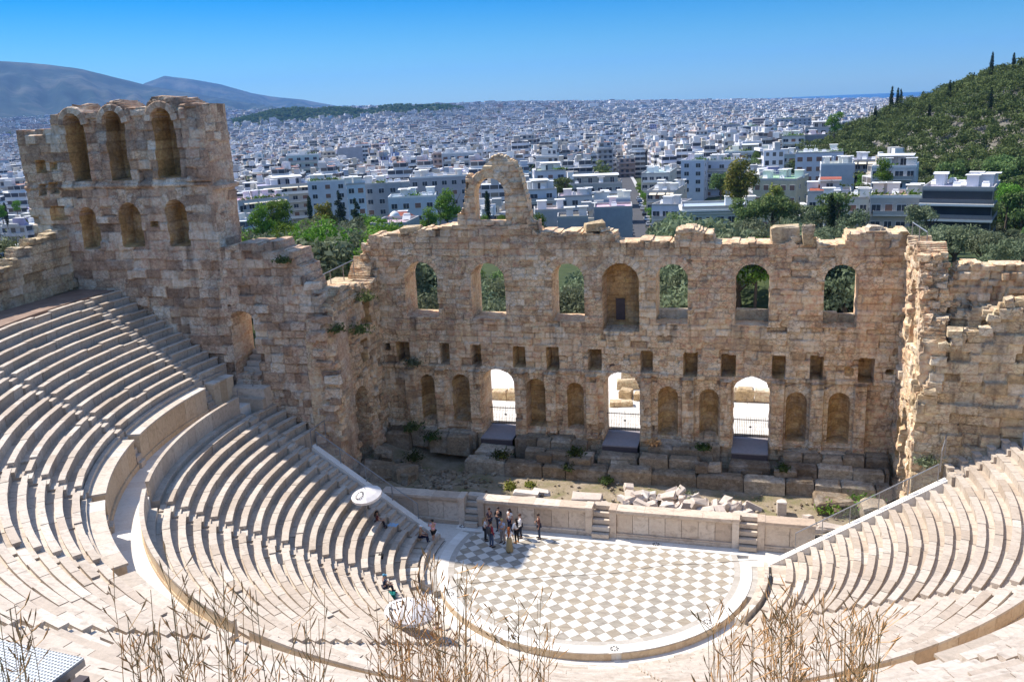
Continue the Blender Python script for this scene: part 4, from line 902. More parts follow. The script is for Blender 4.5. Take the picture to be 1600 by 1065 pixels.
# --- hand-built nearer buildings
F_=1386.5
def ray_px(u,v): return (_f+_r2*((u-800)/F_)-_u2*((v-532.5)/F_))
def px_at(u,v,dist):
    d=ray_px(u,v); h=math.hypot(d.x,d.y); k=dist/h; return CAM+d*k
used=[]
_win={}
def win_mesh(w,h,kind):
    key=(round(w,1),round(h,1),kind)
    if key not in _win:
        mb=MB(); mb.box((0,-0.02,h/2),(w+0.16,0.10,h+0.16),m=0); mb.box((0,-0.06,h/2),(w,0.08,h),m=1)
        if kind!='shutter': mb.box((0,-0.10,h/2),(0.06,0.05,h),m=0)
        me=mb.mesh('window'); me.materials.append(M['frame']); me.materials.append(M['shutter'] if kind=='shutter' else M['glass']); _win[key]=me
    return _win[key]
def nbuild(uL,uR,vT,dist,h,depth,yaw,col,label,cat='apartment building',name='apartment_building',nwin=5,balc=True,style='apt',roofc=(0.62,0.61,0.59),setback=0,shut=False,awn=0,clutter=3,side='L',group=None):
    """a building whose top front edge spans uL..uR at height vT when seen from the terrace"""
    a=px_at(uL,vT,dist); b=px_at(uR,vT,dist); c=(a+b)/2; wd=(b-a).length; zt=(a.z+b.z)/2
    rz=math.atan2(b.y-a.y,b.x-a.x)+R(yaw); wd=wd/max(0.5,math.cos(R(yaw)))
    ins=Vector((-math.sin(rz),math.cos(rz),0)); cen=c+ins*depth/2
    used.append((cen.x,cen.y,max(wd,depth)*0.62+5))
    t=thing(name,label,cat,(cen.x,cen.y,zt-h),rz,group)
    def P(nm,mb_or_me,mats,**k):
        return mb_or_me.build(nm,mats,t,**k)
    cbm=CB(); col=tuple(x*0.80 for x in col); roofc=tuple(x*random.uniform(.55,.9) for x in roofc); cbm.box(0,0,-8,wd,depth,h+8,0,col,roofc,False)
    me=cbm.mesh('walls'); link('walls',me,M['plaster'],t)
    mb=MB()
    for x,y,dx,dy in ((0,-depth/2+.12,wd,.24),(0,depth/2-.12,wd,.24),(-wd/2+.12,0,.24,depth-.48),(wd/2-.12,0,.24,depth-.48)): mb.box((x,y,h+0.3),(dx,dy,0.6))
    mb.build('roof_parapet',M['whiteroof'] if random.random()<0.35 else M['concrete'],t)
    nf=max(1,int(h/3.1)); fl=h/nf
    if style=='blank': nw=0
    else: nw=nwin
    for f in range(max(0,nf-4),nf):
        zf=f*fl
        if style=='bands':
            mb=MB(); mb.box((0,-depth/2-0.02,zf+1.75),(wd-0.4,0.12,fl-1.0)); mb.build('glass_band',M['glass'],t)
            mb=MB(); mb.box((0,-depth/2-0.7,zf+0.1),(wd+0.6,1.5,0.45)); mb.build('balcony_slab',M['whiteroof'],t)
            mb=MB(); mb.box((wd/2+0.02,0,zf+1.75),(0.12,depth-0.4,fl-1.0)); mb.build('glass_band',M['glass'],t)
            mb=MB(); mb.box((0,-depth/2-1.35,zf+0.85),(wd+0.5,0.06,0.9)); mb.build('balcony_rail',M['ramp'],t)
            continue
        for k in range(nw):
            x=-wd/2+wd*(k+0.5)/nw; ww=min(1.8,wd/nw*0.58); kind='shutter' if (shut or random.random()<0.2) else 'glass'
            hh=2.1 if (balc and k%2==0) else 1.55; zz=0.15 if (balc and k%2==0) else 0.75
            o=bpy.data.objects.new('window',win_mesh(ww*(1.25 if hh>2 else 1),hh,kind)); C.objects.link(o); o.parent=t; o.location=(x,-depth/2-0.03,zf+zz)
        for sgn in (-1,1):
            nd2=2
            for k in range(nd2):
                o=bpy.data.objects.new('window',win_mesh(1.1,1.3,'glass')); C.objects.link(o); o.parent=t; o.location=(sgn*(wd/2+0.03),-depth/2+depth*(k+.5)/nd2,zf+0.9); o.rotation_euler=(0,0,sgn*math.pi/2)
        if balc and nw and f>0:
            mb=MB(); bw=wd*0.86; mb.box((0,-depth/2-0.65,zf+0.0),(bw,1.3,0.18)); mb.build('balcony_slab',M['whiteroof'],t)
            mb=MB(); mb.box((0,-depth/2-1.27,zf+0.55),(bw,0.06,0.9))
            mb.box((-bw/2+.03,-depth/2-0.65,zf+0.55),(0.06,1.2,0.9)); mb.box((bw/2-.03,-depth/2-0.65,zf+0.55),(0.06,1.2,0.9))
            mb.build('balcony_rail',M['concrete'] if random.random()<.5 else M['frame'],t)
            if awn and f>=nf-awn:
                mb=MB(); x0=-bw/2+0.3
                for q in range(3): mb.box((x0+bw*(q+.5)/3-.1,-depth/2-0.8,zf+fl-0.55),(bw/3-0.5,1.7,0.06),rot=Matrix.Rotation(0.35,3,'X'))
                mb.build('awning',M['awning'],t)
    if setback:
        cb2=CB(); cb2.box(0,depth*.12,h,wd*setback,depth*.6,2.9,0,col,(0.66,0.66,0.65),False); link('roof_room',cb2.mesh('roof_room'),M['plaster'],t)
        for q in range(max(1,int(wd*setback/3.5))):
            o=bpy.data.objects.new('window',win_mesh(1.6,2.0,'glass')); C.objects.link(o); o.parent=t; n_=max(1,int(wd*setback/3.5)); o.location=(-wd*setback/2+wd*setback*(q+.5)/n_,depth*.12-depth*.3-0.03,h+0.2)
        mb=MB(); mb.box((0,depth*.12-0.4,h+2.98),(wd*setback+0.9,depth*.6+1.4,0.16)); mb.build('roof_slab',M['whiteroof'],t)
    for q in range(clutter*3+2):
        x=random.uniform(-.42,.42)*wd; y=random.uniform(-.35,.38)*depth; k=random.random()
        mb=MB()
        if k<0.4:
            mb.box((x,y,h+1.2),(random.uniform(1.6,2.8),random.uniform(1.6,2.6),2.4)); mb.box((x,y,h+2.45),(3,2.8,0.12)); mb.build('stair_house',M['whiteroof'],t)
        elif k<0.75:
            mb.tube([(x-.6,y,h+1.0),(x+.6,y,h+1.0)],0.28,8); mb.box((x,y-.5,h+0.6),(1.5,0.05,1.1),rot=Matrix.Rotation(-0.7,3,'X')); mb.box((x,y,h+.35),(1.3,.5,.7)); mb.build('water_heater',M['frame'],t)
        elif k<0.88:
            n=70; rg=np.random.default_rng(random.randrange(9999)); P=rg.normal(0,1,(n,3))*np.array([1.3,.5,.45]); P[:,2]=np.abs(P[:,2]); P+=np.array([x,-depth/2+.9,h+.5]); nn=rg.normal(0,1,(n,3)); V,F=leaf_cloud(P,nn,0.4,1.2,5)
            me2=np_mesh('roof_plants',V,[F]); attr(me2,'tone',rg.random(n),'FACE'); link('roof_plants',me2,M['green'],t)
        elif k<0.94:
            for dx in (-1.6,1.6):
                for dy in (-1.2,1.2): mb.box((x+dx,y+dy,h+1.2),(.1,.1,2.4))
            for q2 in range(5): mb.box((x-1.6+q2*.8,y,h+2.42),(.12,3,.12))
            mb.build('pergola',M['frame'] if random.random()<.5 else M['shutter'],t)
        else:
            mb.tube([(x,y,h),(x,y,h+4.2)],0.035,4); 
            for w_ in range(4): mb.box((x,y,h+3+w_*.3),(1.1-w_*.15,0.03,0.03))
            mb.build('antenna',M['darkmetal'],t)
    return t,wd,depth,h
nbuild(1441,1553,296,208,16,15,-6,(0.32,0.34,0.35),'modern block with dark glass bands and white slabs at the olive grove edge',style='bands',clutter=4,roofc=(.66,.65,.62))
nbuild(1360,1440,309,214,15,12,0,(0.50,0.49,0.48),'grey block with tan roof terrace left of the dark glass block',nwin=4,roofc=(0.55,0.42,0.28),clutter=3)
nbuild(1289,1358,312,222,14,11,2,(0.55,0.60,0.58),'pale green house with two balconies behind the tall clipped cypress',nwin=4,clutter=2)
t,wd,dp,h=nbuild(1262,1330,302,238,9,9,0,(0.72,0.68,0.66),'white house with red roof slabs and a roof room in front of the beige building',nwin=4,balc=False,clutter=1,setback=0.45)
mb=MB(); mb.box((-wd*.25,0,h+0.9),(wd*.42,5,0.18),rot=Matrix.Rotation(0.2,3,'X')); mb.box((0.2,dp*.12,h+3.2),(wd*.5,6.4,0.2)); mb.build('red_roof',M['redtile'],t)
nbuild(1362,1432,262,268,19,12,-4,(0.66,0.66,0.67),'stepped white house with glazed roof veranda above the grey block',nwin=4,setback=0.75,clutter=4)
nbuild(1243,1318,240,336,17,13,0,(0.66,0.69,0.76),'bluish white three storey block with brown shutters and a long roof terrace',nwin=5,shut=True,balc=False,setback=0)
nbuild(1283,1336,258,318,12,10,3,(0.56,0.60,0.68),'plain windowless blue grey gable wall beside the block with brown shutters',style='blank',clutter=1)
nbuild(1322,1372,252,330,14,12,0,(0.44,0.45,0.46),'grey house with white sloping roof awnings beneath the wooded hill',nwin=4,awn=2,clutter=1)
nbuild(1177,1245,282,288,15,16,-14,(0.62,0.55,0.40),'beige classical house with rows of tall shuttered windows',nwin=5,shut=True,balc=False,clutter=2)
t,wd,dp,h=nbuild(1066,1187,325,236,9,12,4,(0.66,0.70,0.66),'long low white hall with a deep cornice behind the willow tree',cat='hall',name='low_hall',nwin=7,balc=False,clutter=0)
mb=MB(); mb.box((0,0,h-0.6),(wd+1.2,dp+1.2,0.5)); mb.box((0,0,h-1.3),(wd+0.6,dp+0.6,0.35)); mb.build('cornice',M['whiteroof'],t)
nbuild(1064,1100,252,362,19,12,-10,(0.62,0.67,0.78),'narrow bluish white block with two small dark windows',nwin=2,balc=False,clutter=2)
nbuild(1096,1160,252,372,18,12,0,(0.60,0.66,0.78),'bluish white block with two balconies right of the narrow block',nwin=3,clutter=4)
nbuild(1132,1210,238,405,20,12,-3,(0.50,0.50,0.48),'long grey block with a railed flat roof and green penthouse',nwin=7,clutter=1,setback=0.3)
nbuild(1208,1244,243,385,17,11,-3,(0.46,0.52,0.49),'grey green block with tall doors beside the long grey block',nwin=3,clutter=1)
nbuild(1250,1300,212,452,20,12,0,(0.34,0.35,0.38),'dark grey blank walled block under the planted roof terrace',style='blank',clutter=1)
nbuild(1222,1258,214,440,22,12,0,(0.72,0.70,0.68),'white block with stacked balconies left of the dark blank walled block',nwin=3,clutter=2)
nbuild(1258,1316,200,486,24,14,0,(0.46,0.48,0.52),'grey block with greenery on its top terrace at the foot of the hill',nwin=5,setback=0.6,clutter=2)
nbuild(1316,1374,190,610,26,14,0,(0.30,0.36,0.40),'blue grey office block half hidden by the hill trees',cat='office block',name='office_block',style='bands',clutter=1)
# street on the right of the grey walls
nbuild(1018,1062,322,262,15,14,-16,(0.62,0.66,0.76),'bluish corner house with a tall blue window at the near end of the street',nwin=3,clutter=1)
nbuild(1010,1056,300,318,20,26,-10,(0.70,0.64,0.56),'cream apartment row with plant filled balconies along the street',nwin=4,clutter=3,awn=1)
nbuild(1002,1046,272,392,24,26,-8,(0.66,0.64,0.60),'taller grey white apartment row further along the street',nwin=4,clutter=3)
nbuild(836,884,330,250,17,9,3,(0.38,0.42,0.46),'left blank grey walled house behind the wall crest',style='blank',clutter=0,roofc=(.5,.52,.55))
nbuild(871,919,341,236,13,9,0,(0.42,0.42,0.46),'middle blank grey walled house with a planted flat roof',style='blank',clutter=0,roofc=(.36,.30,.24))
nbuild(928,988,326,244,17,10,0,(0.36,0.40,0.46),'right blank blue grey walled house with a white coping',style='blank',clutter=0,roofc=(.7,.7,.7))
nbuild(822,870,298,284,16,10,6,(0.60,0.66,0.74),'pale blue house with a white roof cabin right of the standing arch',nwin=2,clutter=1,setback=0.5)
nbuild(872,925,308,296,10,9,0,(0.74,0.74,0.74),'low white house between the pale blue house and the terraced block',nwin=3,balc=False,clutter=2)
nbuild(925,985,312,300,9,9,0,(0.52,0.55,0.68),'low lilac house with a tan gable beside the street',nwin=3,balc=False,clutter=2)
nbuild(890,972,288,348,18,14,0,(0.40,0.42,0.40),'grey terraced block with glazed verandas and roof plants',nwin=6,setback=0.85,clutter=1)
nbuild(836,884,268,352,18,12,0,(0.64,0.67,0.72),'white stepped house above the pale blue house',nwin=3,setback=0.6,clutter=3)
# left of the standing arch
nbuild(372,452,312,322,14,14,22,(0.50,0.54,0.60),'long angled block with orange awnings beside the ruined tower',nwin=6,awn=1,clutter=3)
nbuild(402,500,290,362,16,16,4,(0.62,0.60,0.57),'cream block with sweeping balconies and a flat canopy',nwin=6,awn=1,setback=0.45,clutter=2)
nbuild(447,498,243,480,20,12,0,(0.55,0.66,0.66),'pale turquoise block with deep shaded balconies',nwin=4,clutter=1)
nbuild(480,542,284,345,17,12,-8,(0.66,0.70,0.76),'plain white blue block behind the dark conifers',nwin=3,balc=False,clutter=4)
nbuild(527,566,232,600,25,14,0,(0.50,0.50,0.54),'grey windowless gable of a tall apartment slab',style='blank',clutter=1)
nbuild(541,570,289,300,17,9,0,(0.58,0.68,0.78),'narrow light blue block left of the grey courtyard block',nwin=2,balc=False,clutter=1)
nbuild(568,640,288,312,18,12,0,(0.46,0.46,0.48),'grey courtyard block with recessed windows',nwin=4,balc=False,clutter=3)
nbuild(640,732,277,334,18,12,0,(0.48,0.47,0.50),'long grey violet block with striped awning behind the green plane trees',nwin=6,balc=False,awn=0,clutter=3)
nbuild(606,680,309,282,12,9,-5,(0.55,0.64,0.74),'low pale blue house with a white roof terrace',nwin=4,balc=False,clutter=3)
t,wd,dp,h=nbuild(600,644,347,250,8,8,-8,(0.68,0.66,0.64),'small house with a red tiled roof and white dome',cat='house',name='tiled_house',nwin=4,balc=False,clutter=0)
mb=MB(); mb.add([(-wd/2-.4,-dp/2-.4,h+.3),(wd/2+.4,-dp/2-.4,h+.3),(wd/2+.4,dp/2+.4,h+.3),(-wd/2-.4,dp/2+.4,h+.3),(-wd/2+2,0,h+2.6),(wd/2-2,0,h+2.6)],[(0,1,5,4),(1,2,5),(2,3,4,5),(3,0,4),(0,3,2,1)]); mb.build('tiled_roof',M['redtile'],t)
mb=MB(); mb.lathe([(1.5,h+.8),(1.5,h+1.6),(1.2,h+2.3),(.6,h+2.8),(.05,h+3)],(-1,-2.6,0),12); mb.build('roof_dome',M['whiteroof'],t,smooth=True)
nbuild(578,634,353,160,5,9,-18,(0.45,0.44,0.43),'low flat concrete roofed pavilion in the grove behind the wall',cat='pavilion',name='pavilion',nwin=4,balc=False,clutter=0,roofc=(.5,.48,.45))
nbuild(560,606,276,420,18,11,0,(0.66,0.66,0.66),'white flat roofed block above the grey courtyard block',nwin=3,clutter=3)
nbuild(690,745,240,470,18,12,0,(0.62,0.63,0.64),'low white block with a long blue grey roof above the standing arch',nwin=5,clutter=2)
nbuild(1106,1190,226,520,18,12,0,(0.56,0.54,0.50),'grey brown block with roof pergolas behind the long grey block',nwin=6,clutter=3)
nbuild(1128,1156,195,900,40,16,0,(0.40,0.40,0.44),'tall grey slab tower standing out of the middle distance',nwin=3,balc=False,clutter=1)
nbuild(1150,1185,198,880,30,16,0,(0.46,0.50,0.55),'wide grey office slab beside the tall tower',cat='office block',name='office_block',style='bands',clutter=1)
nbuild(1212,1268,186,1000,28,18,0,(0.42,0.44,0.50),'long dark blue grey block with rows of square openings',cat='office block',name='office_block',nwin=8,balc=False,clutter=1)
nbuild(905,970,214,860,14,22,0,(0.40,0.48,0.58),'long low hall with a curved blue roof in the middle of the city',cat='hall',name='long_hall',nwin=9,balc=False,clutter=0,roofc=(.25,.36,.5))
# --- street with cars between the grey wall and the apartment rows
s0=px_at(1003,366,262); s1=px_at(972,262,560)
def stpt(t): p=s0.lerp(s1,t); return Vector((p.x,p.y,gz1(p.x,p.y)))
mb=MB(); n=40; dirv=(s1-s0); dirv.z=0; dirv.normalize(); nv=Vector((dirv.y,-dirv.x,0))
def strip(mb,o0,o1,dz):
    V=[];F=[]
    for k in range(n+1):
        p=stpt(k/n)
        for o in (o0,o1): q=p+nv*o; V.append((q.x,q.y,p.z+1.2+dz))
    for k in range(n): F.append((2*k,2*k+1,2*k+3,2*k+2))
    mb.add(V,F)
strip(mb,-4.6,4.6,0); tag(mb.build('street',plain('asphalt',(0.075,0.075,0.08),0.9,0.25,0.5)),'narrow asphalt street running away between apartment rows','road',kind='structure')
for o0,o1 in ((-6.4,-4.6),(4.6,6.4)):
    mb=MB(); strip(mb,o0,o1,0.13); tag(mb.build('pavement',M['concrete']),'grey pavement along the %s side of the street'%('left' if o0<0 else 'right'),'pavement',kind='structure')
def make_car(colname,col):
    t=thing('parked_car','','car'); pm=plain('car_paint_'+colname,col,0.25,0.03)
    mb=MB(); L,Wd=4.2,1.75
    P=[(-2.1,0.35),(-2.1,0.75),(-1.95,0.95),(-1.0,1.0),(1.3,0.98),(1.95,0.85),(2.1,0.6),(2.1,0.35)]
    vs=[(x,s*Wd/2,z) for s in (-1,1) for x,z in P]; m_=len(P)
    mb.add(vs,[tuple(range(m_)),tuple(range(2*m_-1,m_-1,-1))]+[(i,m_+i,m_+(i+1)%m_,(i+1)%m_) for i in range(m_)])
    mb.build('body',pm,t)
    mb=MB(); Q=[(-1.85,0.97),(-1.35,1.42),(0.25,1.46),(1.05,0.98)]
    vs=[(x,s*(Wd/2-0.08-(0.12 if z>1.2 else 0)),z) for s in (-1,1) for x,z in Q]
    mb.add(vs,[(0,1,2,3),(7,6,5,4),(0,4,5,1),(2,6,7,3)]); mb.add([(vs[1][0],vs[1][1],1.47),(vs[2][0],vs[2][1],1.47),(vs[6][0],vs[6][1],1.47),(vs[5][0],vs[5][1],1.47)],[(0,1,2,3)],1)
    mb.build('cabin',[M['glass'],pm],t)
    for x in (-1.35,1.3):
        for s in (-1,1):
            mb=MB(); mb.tube([(x,s*0.7,0.32),(x,s*0.9,0.32)],0.32,10); w_=mb.build('wheel',M['darkmetal'],t)
    for s in (-1,1):
        mb=MB(); mb.box((2.08,s*0.62,0.68),(0.08,0.32,0.14)); mb.build('headlight',M['frame'],t)
    return t
cars=[make_car(*q) for q in (('white',(0.75,0.75,0.75)),('silver',(0.42,0.43,0.45)),('black',(0.02,0.02,0.025)),('red',(0.35,0.04,0.03)),('blue',(0.05,0.09,0.2)))]
first=[True]*5; ang=math.atan2(dirv.y,dirv.x)
cn=['white','silver','black','dark red','dark blue']
seq=[2,0,4,3,1,2,0,1,2,4,0,1,2,0,3,1,0,2,1,0,4,1]
for k,q in enumerate(seq):
    tt=0.015+k*0.026 if k<14 else 0.05+(k-14)*0.05; sd=-3.4 if k<14 else 3.4
    p=stpt(tt)+nv*sd; loc=(p.x,p.y,p.z+1.205)
    lab='%s car parked in the row along the narrow street'%cn[q]
    if first[q]: o=cars[q]; first[q]=False; o.location=loc; o.rotation_euler=(0,0,ang); o['label']=lab; o['group']='%s cars parked along the street'%cn[q]
    else: dup(cars[q],loc,ang+random.uniform(-.03,.03),label=lab,group='%s cars parked along the street'%cn[q])
for k in range(12): p=stpt(k/12); used.append((p.x,p.y,11))
# --- the rest of the city: nearest as single things, the far carpet as one mass
def az_of(x,y): return math.degrees(math.atan2(x-9,y+46.5))
cand=[]
def hill_amt(x,y):
    v=57*math.exp(-(math.hypot(x-HILL[0],y-HILL[1])/165)**3)
    for a,dd,h,s in ((-29.0,2900,38,130),(-26.4,2950,34,120),(-22.4,3100,32,130),(-20.2,3150,27,110)):
        hx=9+dd*math.sin(R(a)); hy=-46.5+dd*math.cos(R(a)); v=max(v,h*math.exp(-(math.hypot(x-hx,(y-hy)*0.6)/s)**2))
    return v
d=255.0
while d<6800:
    step=9.6 if d<900 else 9.6+(d-900)*0.0055
    a=-50.0
    while a<22:
        aa=a+random.uniform(-.3,.3)*math.degrees(step/d); dd=d+random.uniform(-.4,.4)*step
        x=9+dd*math.sin(R(aa)); y=-46.5+dd*math.cos(R(aa)); a+=math.degrees(step*random.uniform(1.0,1.6)/d)
        if dd>5400 and aa>-12: continue
        if hill_amt(x,y)>8: continue
        if aa<-24.5 and dd<300: continue
        if aa>-4 and dd<275: continue
        if aa>7.5 and dd<800: continue
        if random.random()<0.05: continue
        if any(abs(x-ux)<r_+7 and abs(y-uy)<r_+7 and math.hypot(x-ux,y-uy)<r_+7 for ux,uy,r_ in used): continue
        cand.append((dd,x,y,aa,step))
    d+=step*1.05
NTH=250
cand.sort()
shade={'w':'white','g':'grey'}
protos=[]
for k in range(16):
    cb=CB(); random.seed(100+k); w=random.uniform(7,12); dpt=random.uniform(7,11); h=[6.1,9.2,9.2,12.2,12.2,15.3,15.3,18.3,21.3][k%9]
    block(cb,0,0,0,w,dpt,h,0,True); protos.append((cb.mesh('city_block'),))
random.seed(77)
grid_r=R(14)
for k,(dd,x,y,aa,step) in enumerate(cand[:NTH]):
    me=protos[[0,1,2,9,10,11,3,12][k%8] if dd<345 else random.randrange(16)][0]
    if not me.materials: me.materials.append(M['facade'])
    o=bpy.data.objects.new('city_block',me); C.objects.link(o); z=gz1(x,y); o.location=(x,y,z); o.rotation_euler=(0,0,grid_r+random.choice([0,0,math.pi/2,-math.pi/2])+random.uniform(-.12,.12))
    band='left of the standing arch' if aa<-20 else ('between the standing arch and the street' if aa<-7 else 'right of the narrow street')
    tag(o,'flat roofed apartment block among the nearer city roofs %s'%band,'apartment block','city blocks %s'%band)
cb=CB()
for dd,x,y,aa,step in cand[NTH:]:
    z=gz1(x,y); w=random.uniform(.75,1.25)*step*0.85; dpt=random.uniform(.7,1.1)*step*0.8; h=random.choice([6,9,12,12,15,15,18,18,21])*random.uniform(.9,1.1)
    if random.random()<0.05: w*=1.7; dpt*=1.3; h*=1.2
    block(cb,x,y,z,w,dpt,h,grid_r+random.choice([0,math.pi/2])+random.uniform(-.25,.25)+(0.4 if aa<-22 else 0),dd<950)
o=link('city_buildings',cb.mesh('city_buildings'),M['facade']); tag(o,'dense carpet of pale flat roofed buildings filling the city to the horizon','city',kind='stuff')
# ================================================================== TREES AND PLANTS
def crown(blobs,n,size,seed,asp=1.0,fill=0.35):
    rg=np.random.default_rng(seed); vol=np.array([b[3]*b[4]*b[5] for b in blobs])**0.67; cnt=(n*vol/vol.sum()).astype(int); P=[];N=[];T=[]
    for b,c in zip(blobs,cnt):
        d=rg.normal(0,1,(c,3)); d/=np.linalg.norm(d,axis=1)[:,None]; d[:,2]=np.where(d[:,2]<-0.55,-d[:,2]*0.5,d[:,2])
        rr=np.where(rg.random(c)<fill,rg.uniform(.35,.9,c),rg.uniform(.86,1.12,c))*(0.82+0.36*fnoise(d[:,0]*3+b[0],d[:,1]*3+d[:,2]*2,1.0,seed,2))
        P.append(np.array(b[:3])+d*rr[:,None]*np.array(b[3:6])); N.append(d); T.append(np.clip(rg.normal(0.5,0.22,c)+rg.normal(0,0.10),0,1))
    P=np.concatenate(P);N=np.concatenate(N);T=np.concatenate(T); V,F=leaf_cloud(P,N,size,asp,seed); return V,F,T
def trunk_mb(h,r,limbs,seed):
    random.seed(seed); mb=MB(); pts=[(0,0,-1.5),(0,0,0)]; x=y=0
    for k in range(1,5): x+=random.uniform(-.12,.12)*h*.2; y+=random.uniform(-.12,.12)*h*.2; pts.append((x,y,h*k/4))
    mb.tube(pts,[r*1.3,r*1.15,r,r*.85,r*.7,r*.5],7)
    for _ in range(limbs):
        a=random.uniform(0,6.28); z0=h*random.uniform(.45,.95); L=h*random.uniform(.4,.8)
        mb.tube([(x*z0/h,y*z0/h,z0),(x+math.cos(a)*L*.5,y+math.sin(a)*L*.5,z0+L*.45),(x+math.cos(a)*L*.8,y+math.sin(a)*L*.8,z0+L*1.0)],[r*.5,r*.33,r*.12],5)
    return mb
def make_tree(name,kind,seed,label,cat='tree'):
    rr=random.Random(seed); t=thing(name,label,cat)
    if kind=='olive':
        h=2.0; bl=[(rr.uniform(-2,2),rr.uniform(-2,2),rr.uniform(2.6,5.2),rr.uniform(1.0,1.9),rr.uniform(1.0,1.9),rr.uniform(.8,1.5)) for _ in range(11)]; V,F,T=crown(bl,2600,0.24,seed,1.1); mt='olive'
        trunk_mb(2.6,0.28,5,seed).build('trunk',M['bark'],t)
    elif kind=='green':
        bl=[(rr.uniform(-1.8,1.8),rr.uniform(-1.8,1.8),rr.uniform(3.0,8.2),rr.uniform(1.0,1.9),rr.uniform(1.0,1.9),rr.uniform(.9,1.6)) for _ in range(13)]; V,F,T=crown(bl,3000,0.26,seed); mt='green'
        trunk_mb(5.0,0.22,7,seed).build('trunk',M['bark'],t)
    elif kind=='pine':
        bl=[(rr.uniform(-2.4,2.4),rr.uniform(-2.4,2.4),rr.uniform(4.0,8.0),rr.uniform(1.1,2.2),rr.uniform(1.1,2.2),rr.uniform(.8,1.3)) for _ in range(12)]; V,F,T=crown(bl,2800,0.28,seed,1.3); mt='pine'
        trunk_mb(5.5,0.25,7,seed).build('trunk',M['bark'],t)
    elif kind=='willow':
        bl=[(rr.uniform(-3,3),rr.uniform(-2,2),rr.uniform(3.0,8.0),rr.uniform(.9,1.6),rr.uniform(.9,1.6),rr.uniform(1.6,2.8)) for _ in range(14)]; V,F,T=crown(bl,3600,0.26,seed,1.5); mt='yellowgreen'
        trunk_mb(5.0,0.3,7,seed).build('trunk',M['bark'],t)
    elif kind=='conifer':
        bl=[]
        for k in range(13):
            z=1.2+k*0.75; w=2.3*(1-k/13.5)+0.2; a=rr.uniform(0,6.28); bl.append((math.cos(a)*.35*w,math.sin(a)*.35*w,z,w*.8,w*.8,.55))
        V,F,T=crown(bl,2400,0.24,seed,1.3); mt='cypress'; trunk_mb(9.5,0.2,0,seed).build('trunk',M['bark'],t)
    else: # columnar cypress
        H=10.0; bl=[(rr.uniform(-.15,.15),rr.uniform(-.15,.15),0.8+k*H/11,(0.95*math.sin(math.pi*min(.97,(k+1.2)/12.2))**.6),(0.95*math.sin(math.pi*min(.97,(k+1.2)/12.2))**.6),0.75) for k in range(11)]
        V,F,T=crown(bl,1900,0.2,seed,1.5,0.2); V[:,2]=V[:,2]; mt='cypress'; trunk_mb(8.5,0.16,0,seed).build('trunk',M['bark'],t)
    me=np_mesh('crown',V,[F]); attr(me,'tone',T,'FACE'); link('crown',me,M[mt],t); return t
random.seed(5)
PT={'olive':[make_tree('olive_tree','olive',10+k,'') for k in range(4)],'green':[make_tree('leafy_tree','green',30+k,'') for k in range(3)],'pine':[make_tree('pine_tree','pine',50+k,'') for k in range(4)],'cypress':[make_tree('cypress_tree','cypress',70+k,'') for k in range(2)],'conifer':[make_tree('conifer','conifer',90,'')],'willow':[make_tree('willow_tree','willow',95,'')]}
fresh={k:[True]*len(v) for k,v in PT.items()}
def plant(kind,x,y,z=None,s=1.0,label='',group=None,sz=None):
    q=random.randrange(len(PT[kind])); z=gz1(x,y) if z is None else z
    sc_=(s,s,s*(sz or 1))
    if fresh[kind][q]:
        o=PT[kind][q]; fresh[kind][q]=False; o.location=(x,y,z-0.2); o.rotation_euler=(0,0,random.uniform(0,6.28)); o.scale=sc_; o['label']=label
        if group: o['group']=group
    else:
        o=dup(PT[kind][q],(x,y,z-0.2),random.uniform(0,6.28),sc_,label=label)
        if group: o['group']=group
        elif 'group' in o: del o['group']
    return o
# single trees one can tell apart
TH={'olive':6.4,'green':9.9,'pine':9.2,'cypress':9.6,'conifer':11,'willow':9.8}
def under(kind,x,y,s,slope):
    d=math.hypot(x-9,y+46.5); return max(0.35,min(s,(26.3-slope*d-gz1(x,y))/TH[kind]))
def at_px(kind,u,vbase,dist,s,label,sz=None):
    p=px_at(u,vbase,dist); return plant(kind,p.x,p.y,p.z,s,label,None,sz)
at_px('willow',1158,330,232,1.35,'big yellow green willow tree before the blue white blocks')
at_px('willow',1208,345,226,0.9,'smaller yellow green tree right of the big willow')
at_px('cypress',1297,372,150,0.68,'tall clipped dark cypress in front of the pale green house')
at_px('green',700,362,205,1.05,'tall bright green plane tree left of the standing arch')
at_px('green',672,372,200,0.75,'low bright green tree left of the tall plane tree')
at_px('green',640,372,205,0.55,'bushy bright green tree by the concrete pavilion')
at_px('conifer',560,372,225,0.95,'dark conifer left of the small red roofed house')
at_px('conifer',533,350,270,0.95,'pointed dark conifer behind the grove, taller one')
at_px('cypress',486,350,250,0.75,'slim dark cypress before the cream block')
at_px('green',440,378,180,0.95,'fresh green tree beside the ruined tower')
at_px('green',412,385,170,0.85,'fresh green tree touching the edge of the ruined tower')
at_px('willow',512,378,190,0.85,'light green feathery tree at the top of the left grove')
at_px('cypress',763,345,215,0.7,'slim dark cypress seen through the standing arch')
at_px('green',757,372,190,0.55,'round green bush seen through the standing arch')
at_px('green',790,372,195,0.55,'green tree right of the cypress in the standing arch')
at_px('green',885,322,330,0.9,'bright green tree between the pale blue house and the terraced block')
at_px('green',845,375,150,0.5,'green shrub at the right foot of the standing arch')
at_px('green',1380,296,262,0.9,'bright green tree beside the stepped white house')
at_px('green',1572,345,205,0.85,'bright green tree right of the dark glass block')
at_px('green',1346,300,300,0.6,'small green tree before the blue grey gable wall')
at_px('green',1180,470,96,0.75,'lush green tree filling the second window from the right')
at_px('cypress',12,352,330,0.7,'slim cypress at the left edge behind the terrace wall')
at_px('green',28,335,400,0.6,'pale green tree at the left edge behind the terrace wall')
